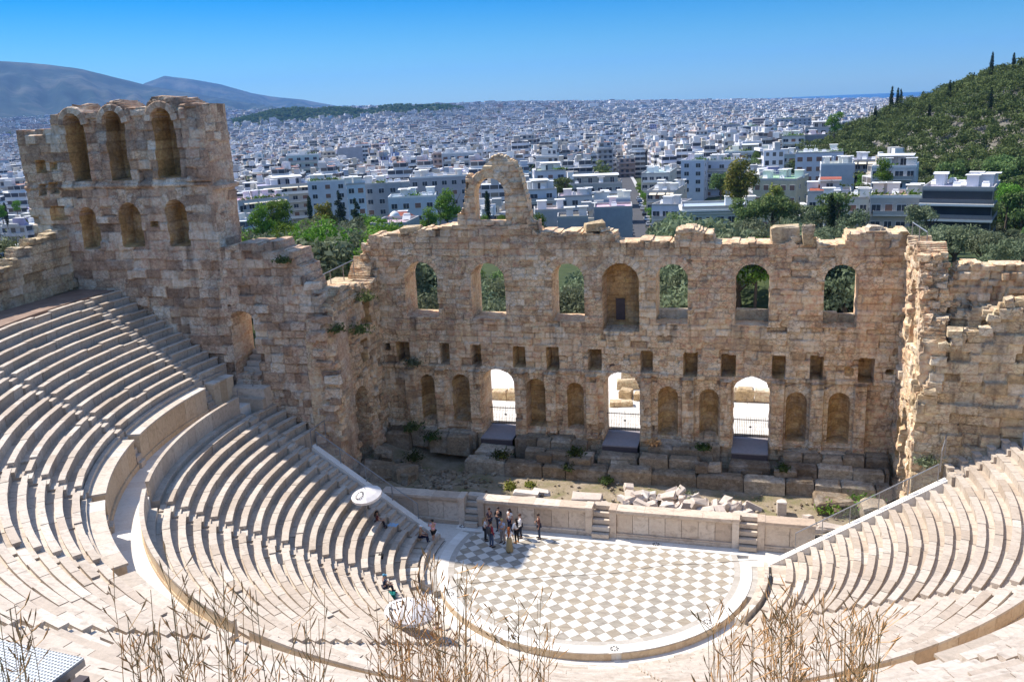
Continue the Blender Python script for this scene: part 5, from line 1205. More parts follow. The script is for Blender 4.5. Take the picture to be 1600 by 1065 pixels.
at_px('green',5,345,300,0.5,'round green bush at the far left behind the terrace wall')
at_px('pine',1330,300,330,0.8,'dark green tree between the beige house and the blue grey wall')
# olive grove right behind the walls
for u,d,s in ((655,100,1.1),(672,93,.95),(772,98,1.1),(790,104,1.2),(890,97,1.05),(905,106,1.2),(1046,97,1.1),(1060,105,1.2),(1300,98,1.1),(1322,95,1.0),(1340,104,1.2)):
    p=px_at(u,480,d); plant('olive',p.x,p.y,gz1(p.x,p.y)-1.7,s*1.1,'grey green olive tree in the grove seen through the windows of the stage wall','grey green olive trees in the grove seen through the windows of the stage wall')
random.seed(21); cnt=0; spots=[]
def far_enough(x,y,m): return all((x-a)**2+(y-b)**2>m*m for a,b in spots)
tries=0
while cnt<125 and tries<6000:
    tries+=1; a=random.uniform(-36,18); d=random.uniform(92,205)
    x=9+d*math.sin(R(a)); y=-46.5+d*math.cos(R(a))
    if y<38 and abs(x)<44: continue
    if y<18: continue
    if -19<a<-6 and d>150: continue
    if any(math.hypot(x-ux,y-uy)<r_ for ux,uy,r_ in used) or not far_enough(x,y,4.2): continue
    spots.append((x,y)); kind='olive' if random.random()<0.74 else ('pine' if random.random()<.6 else 'green')
    if -22<=a: kind='olive' if random.random()<.85 else 'pine'
    side='left of the stage wall' if a<-22 else ('seen through the windows of the stage wall' if a<-4 else 'right above the wing wall')
    s=random.uniform(.75,1.15)*(1.6 if a<-22 or a>-4 else 1.1)
    s=under(kind,x,y,s,random.uniform(.118,.14) if a<-22 else (random.uniform(.138,.156) if a>-4 else 0.172))
    nm={'olive':'grey green olive tree','pine':'dark green pine','green':'fresh green leafy tree'}[kind]
    plant(kind,x,y,None,s,'%s in the grove %s'%(nm,side),'%ss in the grove %s'%(nm,side)); cnt+=1
tries=0;cnt=0
while cnt<75 and tries<6000:
    tries+=1; a=random.uniform(-5.2,17); d=random.uniform(112,200); x=9+d*math.sin(R(a)); y=-46.5+d*math.cos(R(a))
    if any(math.hypot(x-ux,y-uy)<r_-2 for ux,uy,r_ in used) or not far_enough(x,y,3.0): continue
    vt=random.uniform(322,366) if a<8 else random.uniform(318,365); hor=148-(a+5.8)*1.27; sl=(vt-hor)/1386
    s=(26.3-sl*d-gz1(x,y))/TH['olive']
    if s<0.7 or s>2.1: continue
    spots.append((x,y)); plant('olive',x,y,None,s,'grey green olive tree in the belt just beyond the right half of the wall crest','grey green olive trees beyond the right half of the wall crest'); cnt+=1
tries=0;cnt=0
while cnt<70 and tries<6000:
    tries+=1; a=random.uniform(-34,-23.5); d=random.uniform(100,235); x=9+d*math.sin(R(a)); y=-46.5+d*math.cos(R(a))
    if y<20 or any(math.hypot(x-ux,y-uy)<r_ for ux,uy,r_ in used) or not far_enough(x,y,3.6): continue
    spots.append((x,y)); kind='olive' if random.random()<.35 else 'green'
    nm={'olive':'grey green olive tree','green':'fresh green leafy tree'}[kind]
    plant(kind,x,y,None,under(kind,x,y,random.uniform(1.3,1.9),random.uniform(.108,.132)),'%s in the grove left of the stage wall'%nm,'%ss in the grove left of the stage wall'%nm); cnt+=1
tries=0;cnt=0
while cnt<46 and tries<5000:
    tries+=1; a=random.uniform(-7,19); d=random.uniform(205,268)
    x=9+d*math.sin(R(a)); y=-46.5+d*math.cos(R(a))
    if any(math.hypot(x-ux,y-uy)<r_+1 for ux,uy,r_ in used) or not far_enough(x,y,5): continue
    spots.append((x,y)); plant('olive' if random.random()<.7 else 'pine',x,y,None,random.uniform(.9,1.3),'olive or pine tree among the houses below the wooded hill','trees among the houses below the wooded hill'); cnt+=1
# wooded hill
random.seed(33); hs=[]; tries=0
def hz_dir(x,y): return az_of(x,y)
cell={}
def ok_cell(x,y,m):
    i,j=int(x//m),int(y//m)
    for p in range(i-1,i+2):
        for q in range(j-1,j+2):
            for (a,b) in cell.get((p,q),()):
                if (a-x)**2+(b-y)**2<m*m: return False
    cell.setdefault((i,j),[]).append((x,y)); return True
while len(hs)<720 and tries<30000:
    tries+=1; x=random.uniform(20,300); y=random.uniform(150,470); a=az_of(x,y)
    if not (2<a<19): continue
    if hill_amt(x,y)<5 and math.hypot(x-9,y+46)<330: 
        if a<9: continue
    if any(math.hypot(x-ux,y-uy)<r_+2 for ux,uy,r_ in used): continue
    if not ok_cell(x,y,4.5): continue
    hs.append((math.hypot(x-9,y+46.5),x,y,a))
hs.sort(); nth=0; Vs=[];Fs=[];Ts=[];nv_=0
for k,(d,x,y,a) in enumerate(hs):
    kind='olive' if random.random()<0.42 else 'pine'
    if k<105:
        plant(kind,x,y,None,random.uniform(1.0,1.5),('grey green tree on the slope of the wooded hill' if kind=='olive' else 'dark green tree on the slope of the wooded hill'),('grey green trees on the wooded hill' if kind=='olive' else 'dark green trees on the wooded hill'))
    else:
        rr=random.Random(k); z=gz1(x,y); s=random.uniform(.9,1.4); bl=[(x+rr.uniform(-2.4,2.4),y+rr.uniform(-2.4,2.4),z+rr.uniform(1.5,6)*s,rr.uniform(1.6,2.6),rr.uniform(1.6,2.6),rr.uniform(1.1,1.8)) for _ in range(6)]
        V,F,T=crown(bl,420,0.5,k); Vs.append(V);Fs.append(F+nv_);Ts.append(T*0.8 if kind=='pine' else T);nv_+=len(V)
for (u,v,d,s,sz,lb) in ((1391,183,452,0.95,1.45,'tallest dark cypress at the left end of the hill crest'),(1401,183,455,0.85,1.45,'dark cypress just right of the tallest cypress on the hill'),(1406,180,458,0.8,1.4,'third dark cypress of the close trio on the hill'),(1367,192,430,0.8,1.2,'dark cypress left of the close trio on the hill'),(1424,160,455,0.6,1.0,'short cypress right of the close trio on the hill'),(1441,160,450,0.7,1.0,'thin pointed tree on the middle of the hill crest'),(1482,165,425,0.8,1.1,'dark cypress standing below the hill crest'),(1489,142,450,0.6,1.1,'small cypress on the hill crest left of the tall pair'),(1508,135,450,0.55,1.1,'small cypress beside the thin mast on the hill crest'),(1521,125,450,0.55,1.3,'thin leaning cypress on the hill crest'),(1547,128,440,0.85,1.45,'tall black cypress on the upper hill crest'),(1582,118,440,0.8,1.2,'tall cypress near the right edge of the hill crest'),(1568,122,445,0.6,1.1,'short cypress between the two tall ones on the upper crest'),(1449,215,385,0.7,1.2,'dark cypress half way down the wooded hill'),(1543,205,370,0.75,1.4,'slim cypress on the right part of the hill slope'),(1326,200,470,0.5,1.2,'slim cypress before the blue grey office block'),(1594,115,440,0.6,1.0,'cypress at the right edge of the picture on the hill crest')):
    p=px_at(u,v,d); plant('cypress',p.x,p.y,gz1(p.x,p.y)+1.0,s*1.0,lb,None,sz*1.12)
V=np.concatenate(Vs);F=np.concatenate(Fs);me=np_mesh('hill_woodland',V,[F]);attr(me,'tone',np.concatenate(Ts),'FACE'); o=link('hill_woodland',me,M['pine']); tag(o,'dense dark green woodland covering the upper hill','woodland',kind='stuff')
# far wooded hills in the city
Vs=[];Fs=[];Ts=[];nv_=0; rg=np.random.default_rng(3)
for k in range(4200):
    a=random.uniform(-34.5,-17.5); d=random.uniform(2480,3500); x=9+d*math.sin(R(a)); y=-46.5+d*math.cos(R(a))
    if hill_amt(x,y)<(7 if a<-25 else 12): continue
    if a>-25 and random.random()<.5: continue
    z=gz1(x,y); s=random.uniform(.8,1.3); bl=[(x+random.uniform(-4,4),y+random.uniform(-4,4),z+random.uniform(2,8)*s,random.uniform(3.5,6),random.uniform(3.5,6),random.uniform(2,3.6)) for _ in range(4)]
    V,F,T=crown(bl,90,2.4,k); Vs.append(V);Fs.append(F+nv_);Ts.append(T);nv_+=len(V)
V=np.concatenate(Vs);F=np.concatenate(Fs);me=np_mesh('distant_woodland',V,[F]);attr(me,'tone',np.concatenate(Ts),'FACE'); me.attributes['tone'].data.foreach_set('value',(np.concatenate(Ts)*0.35).astype(np.float32)); o=link('distant_woodland',me,M['pine']); tag(o,'dark wooded hills rising out of the far city','woodland',kind='stuff')
# green gaps in the far city
random.seed(19); Vs=[];Fs=[];Ts=[];nv_=0
for k in range(1500):
    a=random.uniform(-46,12); d=450+3200*random.random()**1.4; x=9+d*math.sin(R(a)); y=-46.5+d*math.cos(R(a))
    if hill_amt(x,y)>6 or any(math.hypot(x-ux,y-uy)<r_ for ux,uy,r_ in used): continue
    z=gz1(x,y); f=1+d/2500; bl=[(x+random.uniform(-3,3)*f,y+random.uniform(-3,3)*f,z+random.uniform(7,13),random.uniform(1.8,3.4)*f,random.uniform(1.8,3.4)*f,random.uniform(1.5,3)*f) for _ in range(random.randint(1,4))]
    V,F,T=crown(bl,60,1.1*f,k); Vs.append(V);Fs.append(F+nv_);Ts.append(T);nv_+=len(V)
V=np.concatenate(Vs);F=np.concatenate(Fs);me=np_mesh('city_trees',V,[F]);attr(me,'tone',np.concatenate(Ts),'FACE'); o=link('city_trees',me,M['pine']); tag(o,'dark green tree tops scattered among the far city roofs','trees',kind='stuff')
# trees scattered in city gaps, along the street
random.seed(9)
for k in range(9):
    p=stpt(0.03+k*0.06)+nv*4.9; plant('green',p.x,p.y,p.z+1.2,random.uniform(.42,.6),'small street tree in the row along the narrow street','street trees along the narrow street')
n_=0
for k in range(400):
    if n_>=44: break
    a=random.uniform(-40,8); d=random.uniform(300,900); x=9+d*math.sin(R(a)); y=-46.5+d*math.cos(R(a))
    if any(math.hypot(x-ux,y-uy)<r_+2 for ux,uy,r_ in used): continue
    n_+=1; plant(random.choice(['green','pine','pine']),x,y,gz1(x,y)+6,random.uniform(.9,1.3),'tree rising between apartment blocks in the nearer city','trees between the city blocks')
for k_,l_ in fresh.items():
    for q,fl in enumerate(l_):
        if fl:
            o=PT[k_][q]
            for c_ in list(o.children): bpy.data.objects.remove(c_)
            bpy.data.objects.remove(o)
# ================================================================== FURNITURE, RUBBLE, PEOPLE
# rubble pile on the stage
random.seed(14)
def rub(x,y,d,rot,lb,group='broken marble blocks on the stage',z=1.0):
    t=thing('broken_block',lb,'stone block',(x,y,1.0),0,group); mb=MB((x,y,1.0)); mb.stone((x,y,z+d[2]*0.42),d,0,0.11,Euler(rot).to_matrix(),t=random.uniform(.5,1)); mb.build('block',M['rubble'],t)
M['rubble']=marble('broken_marble',(0.50,0.40,0.33),(0.60,0.51,0.44),(0.70,0.64,0.58),0.5,0.8)
for k in range(64):
    q=random.random(); x=1.0+7.8*q+random.uniform(-.4,.4); y=4.3+random.uniform(0,3.1)*(1-0.3*q)
    L=random.uniform(.5,1.25); d=(L,random.uniform(.35,.6),random.uniform(.3,.5))
    rub(x,y,d,(random.uniform(-.5,.5),random.uniform(-.5,.5),random.uniform(0,3.1)),'broken marble block in the big heap on the right half of the stage',z=1.0+(random.uniform(.15,.4) if k%3==0 else 0))
for x,y,d,rz,lb in ((-5.4,5.7,(1.6,0.7,0.35),0.05,'flat pale slab lying alone on the left of the dirt stage'),(-4.9,4.6,(0.9,0.7,0.55),0.5,'rough boulder by the coping near the left stage steps'),(-4.6,6.3,(1.1,0.5,0.3),0.1,'narrow slab behind the lone flat slab'),(-1.4,5.9,(2.0,0.8,0.3),0.02,'long flat grey slab in the middle of the dirt stage'),(-0.4,4.9,(0.5,0.4,0.3),0.4,'small stone of the scatter behind the middle steps'),(0.1,4.6,(0.4,0.3,0.25),1.1,'smallest stone of the scatter behind the middle steps'),(-0.1,5.4,(0.45,0.4,0.25),2.0,'flat stone of the scatter behind the middle steps'),(10.7,6.0,(0.5,0.6,1.0),0.15,'upright pale block standing alone on the right of the stage'),(11.3,4.6,(1.3,0.5,0.45),0.1,'long block in front of the upright pale block'),(12.3,5.2,(0.5,0.5,0.5),0.6,'cube shaped stone right of the upright pale block'),(13.6,4.4,(1.5,0.6,0.4),0.05,'long pale block by the right end of the coping'),(12.8,4.1,(0.9,0.5,0.3),0.3,'low stone beside the long pale block at the coping')):
    rub(x,y,d,(0.04,0.05,rz),lb,None)
# weeds
def weed(name,x,y,z,s,n,mt,label,cat='weed',spiky=False,size=0.10):
    t=thing(name,label,cat,(x,y,z)); rg=np.random.default_rng(abs(int(x*97+y*31))); P=rg.normal(0,1,(n,3))*np.array([.42,.42,.28])*s; P[:,2]=np.abs(P[:,2])+0.05
    V,F=leaf_cloud(P,P/(np.linalg.norm(P,axis=1)[:,None]+1e-6)+np.array([0,0,.6]),size,1.6,3); me=np_mesh('foliage',V,[F]); attr(me,'tone',rg.random(n),'FACE'); link('foliage',me,M[mt],t)
    mb=MB()
    for k in range(5): a=k*1.3; mb.tube([(0,0,-.05),(math.cos(a)*.25*s,math.sin(a)*.25*s,.4*s)],0.012,4)
    mb.build('stems',M['bark'],t)
for i,(x,y,z,s,mt,lb) in enumerate(((-8.2,9.4,2.1,0.8,'weed','green shrub beside the ramp of the left door'),(-2.9,9.8,2.5,0.7,'weed','green shrub on the blocks left of the middle door'),(-3.2,9.0,1.7,0.5,'weed','low green tuft under the shrub left of the middle door'),(-14.6,9.0,1.7,0.9,'weed','dark green bush in the left stage corner'),(-15.4,11.0,3.2,0.8,'pine','dark tangled bush on the ledge by the left corner'),(-13.8,10.6,2.7,0.8,'weed','green bush on the ledge below the leftmost niche'),(13.5,6.6,1.2,0.8,'green','bright green bush by the flat rubble block on the right'),(15.6,7.2,1.4,1.0,'green','larger bright green bush by the right side wall'),(14.8,6.4,1.2,0.6,'weed','small green tuft between the two bright bushes on the right'),(4.8,6.9,1.0,0.8,'olive','spindly grey green plant behind the rubble heap'),(-6.9,6.9,1.0,0.5,'yellowgreen','yellow green weeds on the left of the dirt stage'),(-5.6,7.4,1.0,0.4,'yellowgreen','low yellow weeds behind the lone flat slab'),(-0.5,8.4,1.2,0.5,'weed','weed under the ramp of the middle door'),(10.9,9.6,2.4,0.5,'weed','weed beside the ramp of the right door'),(2.4,10.8,3.2,0.5,'drygrass','dry brown tuft on the ledge right of the middle door'),(5.7,10.7,3.1,0.6,'weed','dark weed on the ledge under the pair of niches'),(-17.3,4.2,12.4,0.7,'pine','dark plant in the broken corner high on the left'),(-16.9,8.2,13.6,0.8,'pine','dark plant on the top of the left side wall'),(-16.9,6.9,11.6,0.9,'pine','hanging dark plant in the middle of the left side wall'),(-15.2,11.6,8.0,0.8,'olive','grey bush growing out of a beam pocket on the left'),(18.4,4.2,5.6,0.7,'olive','grey shrub at the foot of the right wing wall'),(-20.3,3.7,17.0,0.5,'pine','dark plant near the top step of the left wing wall'))):
    weed('weed',x,y,z,s,260,mt,lb)
# stone discs with a pierced rosette let into the kerb
for (u,v,lb) in ((960,1013,'pierced drain slab in the middle of the kerb'),(1105,971,'pierced drain slab in the right part of the kerb'),(1025,850,'pierced drain slab in the strip under the stage front'),(704,928,'pierced drain slab in the left part of the kerb'),(723,822,'pierced drain slab at the foot of the left stage steps'),(800,995,'pierced drain slab in the lower left part of the kerb')):
    d=ray_px(u,v); p=CAM+d*((0.01-CAM.z)/d.z); a=math.atan2(p.y,p.x) if v>900 else 0
    t=thing('drain_slab',lb,'drain cover',(p.x,p.y,0.0),a); mb=MB(); mb.box((0,0,0.0),(0.72,0.66,0.05)); mb.build('slab',M['white_marble'],t)
    mb=MB()
    for k in range(8):
        b=k*math.pi/4; pts=[]
        for r,e in ((.10,-.16),(.23,-.26),(.23,.26),(.10,.16)): pts.append((r*math.cos(b+e),r*math.sin(b+e)))
        mb.prism(pts,0.026,0.030)
    mb.build('rosette',M['darkmetal'],t)
# cable across the floor
pts=[]
for u,v in ((690,925),(720,912),(800,905),(880,899),(960,895),(1040,882),(1100,880),(1150,876),(1184,874)):
    d=ray_px(u,v); p=CAM+d*((0.02-CAM.z)/d.z); pts.append((p.x,p.y,0.02))
mb=MB(); mb.tube(pts,0.010,5); tag(mb.build('cable',M['darkmetal']),'thin dark cable lying across the checkered floor','cable')
# handrails
def rail(name,label,pts,h=1.0,glass=True,posts=None):
    t=thing(name,label,'handrail',pts[0]); mb=MB(pts[0]); P=[Vector(p)+Vector((0,0,h)) for p in pts]; mb.tube(P,0.035,6); mb.build('top_rail',M['metal'],t)
    n=posts or max(2,int((Vector(pts[-1])-Vector(pts[0])).length/1.7)+1)
    for k in range(n):
        q=k/(n-1)*(len(pts)-1); i=min(int(q),len(pts)-2); p=Vector(pts[i]).lerp(Vector(pts[i+1]),q-i)
        mb=MB(pts[0]); mb.box(p+Vector((0,0,h/2-.1)),(0.05,0.05,h+.2)); mb.build('post',M['metal'],t)
    if glass:
        for i in range(len(pts)-1):
            a,b=Vector(pts[i]),Vector(pts[i+1]); mb=MB(pts[0]); dz=Vector((0,0,1))
            mb.add([a+dz*.15,b+dz*.15,b+dz*(h-.08),a+dz*(h-.08)],[(0,1,2,3)]); mb.build('panel',M['panel'],t)
def strip_pt(r,a,off):
    c=Vector((math.cos(R(a)),math.sin(R(a)),0)); n=Vector((-c.y,c.x,0))*(-1 if a<200 else 1); q=c*r+n*off; return (q.x,q.y,0.75+(r-11.34)*0.581)
rail('handrail','steel handrail with clear panels climbing along the right end of the seats',[strip_pt(11.6,367.9,0.25),strip_pt(14.0,367.9,0.25),strip_pt(16.5,367.9,0.25),strip_pt(19.0,367.9,0.25)],1.0)
rail('handrail','short steel handrail turning up the steps at the right end wall',[(18.9,3.0,5.9),(19.3,4.2,6.4)],1.0,True,2)
rail('handrail','steel handrail with clear panels climbing along the left end of the seats',[strip_pt(11.6,173.2,0.25),strip_pt(14.0,173.2,0.25),strip_pt(16.5,173.2,0.25),strip_pt(18.8,173.2,0.25)],1.0)
rail('handrail','short dark handrail across the top of the left end stairs',[(-18.75,2.0,5.3),(-18.6,3.7,5.4)],1.0,False,2)
for x,y,lb in ((-23.9,2.2,'lone steel post on the walkway nearer the seats'),(-23.6,4.0-0.4,'lone steel post on the walkway near the arched passage')):
    t=thing('steel_post',lb,'post',(x,y,ZD)); mb=MB((x,y,ZD)); mb.tube([(x,y,ZD),(x,y,ZD+1.0)],0.04,8); mb.build('pole',M['metal'],t); mb=MB((x,y,ZD)); mb.tube([(x,y,ZD+1.0),(x,y,ZD+1.05)],0.06,8); mb.build('cap',M['metal'],t)
rail('handrail','wooden rail on the walkway behind the left side wall',[(-19.5,6.0,14.6),(-19.0,8.5,14.9),(-18.9,10.8,15.0)],0.9,False,4)
mb=MB(); mb.box((-19.9,8.6,14.3),(1.8,6,0.4)); tag(mb.build('walkway_slab',M['wall_grey']),'pale ledge behind the left side wall','ledge',kind='structure')
rail('handrail','thin rail at the right end of the stage wall crest',[(17.9,11.5,17.4),(18.2,8.2,17.3)],0.8,False,3)
# wire fence top left
t=thing('wire_fence','rusty wire fence with thin posts on the terrace wall at far left','fence',(-38,-4,16))
for k,y in enumerate((-6,-4.2,-2.4,-0.6)):
    mb=MB((-38,-4,16)); mb.tube([(-38.2,y,16.5),(-38.2,y,19.2)],0.05,5); mb.build('post',M['darkmetal'],t)
mb=MB((-38,-4,16))
for k in range(9): mb.tube([(-38.2,-6,17.0+k*.25),(-38.2,-0.6,17.0+k*.25)],0.012,3)
for k in range(22): mb.tube([(-38.2,-6+k*.25,17.0),(-38.2,-6+k*.25,19.0)],0.010,3)
mb.build('wire_mesh',M['darkmetal'],t)
for k,(x,y,z,s) in enumerate(((-39.5,-3.5,17.4,1.6),(-39.8,-1.2,17.6,1.8),(-39.4,0.9,18.2,1.5))): weed('shrub',x,y,z,s,500,'olive',('grey green shrub behind the wire fence, leftmost','grey green shrub behind the middle of the wire fence','grey green shrub beside the ruined tower foot')[k],'shrub',size=0.14)
# perforated steel platform, bottom left
def perf():
    m=NT('perforated_steel'); p=m.pos((13,13,13),(0,0,0.1)); v=m.n('ShaderNodeTexVoronoi',feature='F1'); v.inputs['Scale'].default_value=1.0; v.inputs['Randomness'].default_value=0.0; m.l(p,v.inputs['Vector'])
    m.col(m.mix(m.math('LESS_THAN',v.outputs['Distance'],0.36),(0.46,0.48,0.50),(0.12,0.13,0.14))); m.b.inputs['Roughness'].default_value=0.5; m.b.inputs['Metallic'].default_value=0.3; return m.mat
pa=Vector((-5.6,-34.25,16.2)); pb=Vector((-3.35,-34.5,16.2))
t=thing('steel_platform','perforated grey steel platform on legs at the top of the seats','platform',(-5,-35,15.2),-0.08)
mb=MB(); mb.box((-0.1,-0.15,1.15),(3.6,1.7,0.05)); mb.build('deck',perf(),t)
mb=MB()
for y in (-0.98,0.68): mb.box((-0.1,y,1.06),(3.6,0.06,0.14))
for x in (-1.88,1.68): mb.box((x,-0.15,1.06),(0.06,1.6,0.14))
mb.build('edge_frame',M['metal'],t)
for x in (-1.7,1.5):
    for y in (-0.8,0.5): mb=MB(); mb.box((x,y,0.35),(0.12,0.12,1.3)); mb.build('leg',M['metal'],t)
t=thing('floodlight','small dark floodlight fixed beside the steel platform','floodlight',(-3.0,-34.9,15.9)); mb=MB(); mb.box((0,0,0.2),(0.22,0.3,0.28)); mb.build('housing',M['rampfront'],t); mb=MB(); mb.box((0,0,-0.2),(0.06,0.06,0.6)); mb.build('bracket',M['metal'],t)
# parasols
M['canvas']=plain('white_canvas',(0.80,0.75,0.72),0.8,0.05,2)
def parasol(loc,r,hp,tilt,ang,label,logo=True):
    t=thing('parasol',label,'parasol',loc,ang); mb=MB(); mb.tube([(0,0,0),(0,0,hp)],0.028,8); mb.build('pole',M['metal'],t)
    can=bpy.data.objects.new('canopy_tilt',None)
    bpy.data.objects.remove(can)
    Mt=Matrix.Translation((0,0,hp))@Matrix.Rotation(tilt,4,'Y'); n=8
    def T(p): q=Mt@Vector(p); return (q.x,q.y,q.z)
    mb=MB(); rings=[(0.04,0.02),(r*.35,-0.10*r),(r*.7,-0.25*r),(r,-0.42*r)]; vs=[]
    for q,(rr,z) in enumerate(rings):
        for k in range(n*2):
            a=math.pi*k/n; sag=1 if k%2==0 else 00.988; vs.append(T((rr*math.cos(a)*sag,rr*math.sin(a)*sag,z+(0 if k%2==0 else -0.015*r*q))))
    m_=n*2; fs=[(i*m_+k,i*m_+(k+1)%m_,(i+1)*m_+(k+1)%m_,(i+1)*m_+k) for i in range(3) for k in range(m_)]+[tuple(range(m_-1,-1,-1))]
    mb.add(vs,fs); canopy=mb.build('canopy',M['canvas'],t)
    mb=MB(); 
    for k in range(m_):
        a=math.pi*k/n; a2=math.pi*(k+1)/n; s1=1 if k%2==0 else 0.988; s2=0.988 if k%2==0 else 1
        mb.add([T((r*math.cos(a)*s1,r*math.sin(a)*s1,-.42*r)),T((r*math.cos(a2)*s2,r*math.sin(a2)*s2,-.42*r)),T((r*math.cos(a2)*s2,r*math.sin(a2)*s2,-.42*r-.16)),T((r*math.cos(a)*s1,r*math.sin(a)*s1,-.42*r-.16))],[(0,1,2,3)])
    mb.build('valance',M['canvas'],canopy)
    mb=MB()
    for k in range(n):
        a=2*math.pi*k/n; mb.tube([T((0.05,0,-0.35)),T((r*.55*math.cos(a),r*.55*math.sin(a),-0.22*r))],0.008,4)
    mb.build('ribs',M['metal'],t)
    mb=MB(); q=T((0,0,0.0)); mb.lathe([(0.035,-.02),(0.03,0.06),(0.005,0.11)],q,8); mb.build('finial',M['metal'],t)
    if logo: # dark broken ring of strokes printed on one side of the canopy
        mb=MB()
        for k in range(13):
            a=2*math.pi*k/13; cx,cy=-0.52*r,0.05
            def Q(rr,da): 
                x=cx+rr*math.cos(a+da); y=cy+rr*math.sin(a+da); rad=math.hypot(x,y); z=float(np.interp(rad,[c[0] for c in rings],[c[1] for c in rings])); return T((x,y,z+0.012+0.01))
            mb.add([Q(.20*r,-.17),Q(.30*r,-.15),Q(.30*r,.12),Q(.20*r,.10)],[(0,1,2,3)])
        mb.build('printed_ring',M['darkmetal'],t)
        mb=MB()   # row of dark letter strokes on the valance
        for k in range(5):
            a=-0.35+k*0.11
            for dz,wd in ((-.05,.05),(-.09,.035),(-.13,.05)):
                mb.add([T((r*1.004*math.cos(a)+.004,r*1.004*math.sin(a),-.42*r+dz+.012)),T((r*1.004*math.cos(a+wd),r*1.004*math.sin(a+wd),-.42*r+dz+.012)),T((r*1.004*math.cos(a+wd),r*1.004*math.sin(a+wd),-.42*r+dz-.012)),T((r*1.004*math.cos(a)+.004,r*1.004*math.sin(a),-.42*r+dz-.012))],[(0,1,2,3)])
        mb.build('printed_letters',M['darkmetal'],t)
    return t
def on_rows(u,v):
    d=ray_px(u,v); best=None
    for k in range(2000):
        p=CAM+d*(20+k*0.03); r=math.hypot(p.x,p.y)
        if p.z<=0.56+(r-11.34)*0.581 and r<23.5 or p.z<0: return p
    return p
parasol((-6.75,-11.3,1.05),1.25,2.25,0.12,0.5,'white parasol with a printed ring shading the lower rows left of the floor')
parasol((-13.6,-1.3,1.9),0.95,2.2,-0.22,1.2,'second smaller white parasol tilted at the left end of the seats')

# ---- people
def skinned(nm,verts,edges,radii,root,parent,mat,sub=1):
    me=bpy.data.meshes.new(nm); me.from_pydata([tuple(v) for v in verts],edges,[]); o=bpy.data.objects.new(nm,me); C.objects.link(o)
    md=o.modifiers.new('s','SKIN'); md.use_smooth_shade=True; ly=me.skin_vertices[0] if me.skin_vertices else None
    if ly is None:
        bpy.context.view_layer.update(); ly=me.skin_vertices[0]
    for v,r in zip(ly.data,radii): v.radius=(r,r) if not hasattr(r,'__len__') else r; v.use_root=False
    ly.data[root].use_root=True
    if sub: ms=o.modifiers.new('u','SUBSURF'); ms.levels=sub; ms.render_levels=sub
    bpy.context.view_layer.update()
    dg=bpy.context.evaluated_depsgraph_get(); m2=bpy.data.meshes.new_from_object(o.evaluated_get(dg)); bpy.data.objects.remove(o); bpy.data.meshes.remove(me)
    m2.name=nm; return m2
_pm={}
def paint(nm,c,rough=0.8):
    k=nm
    if k not in _pm: _pm[k]=plain(nm,c,rough,0.12,9)
    return _pm[k]
SK=paint('skin',(0.52,0.30,0.21),0.55)
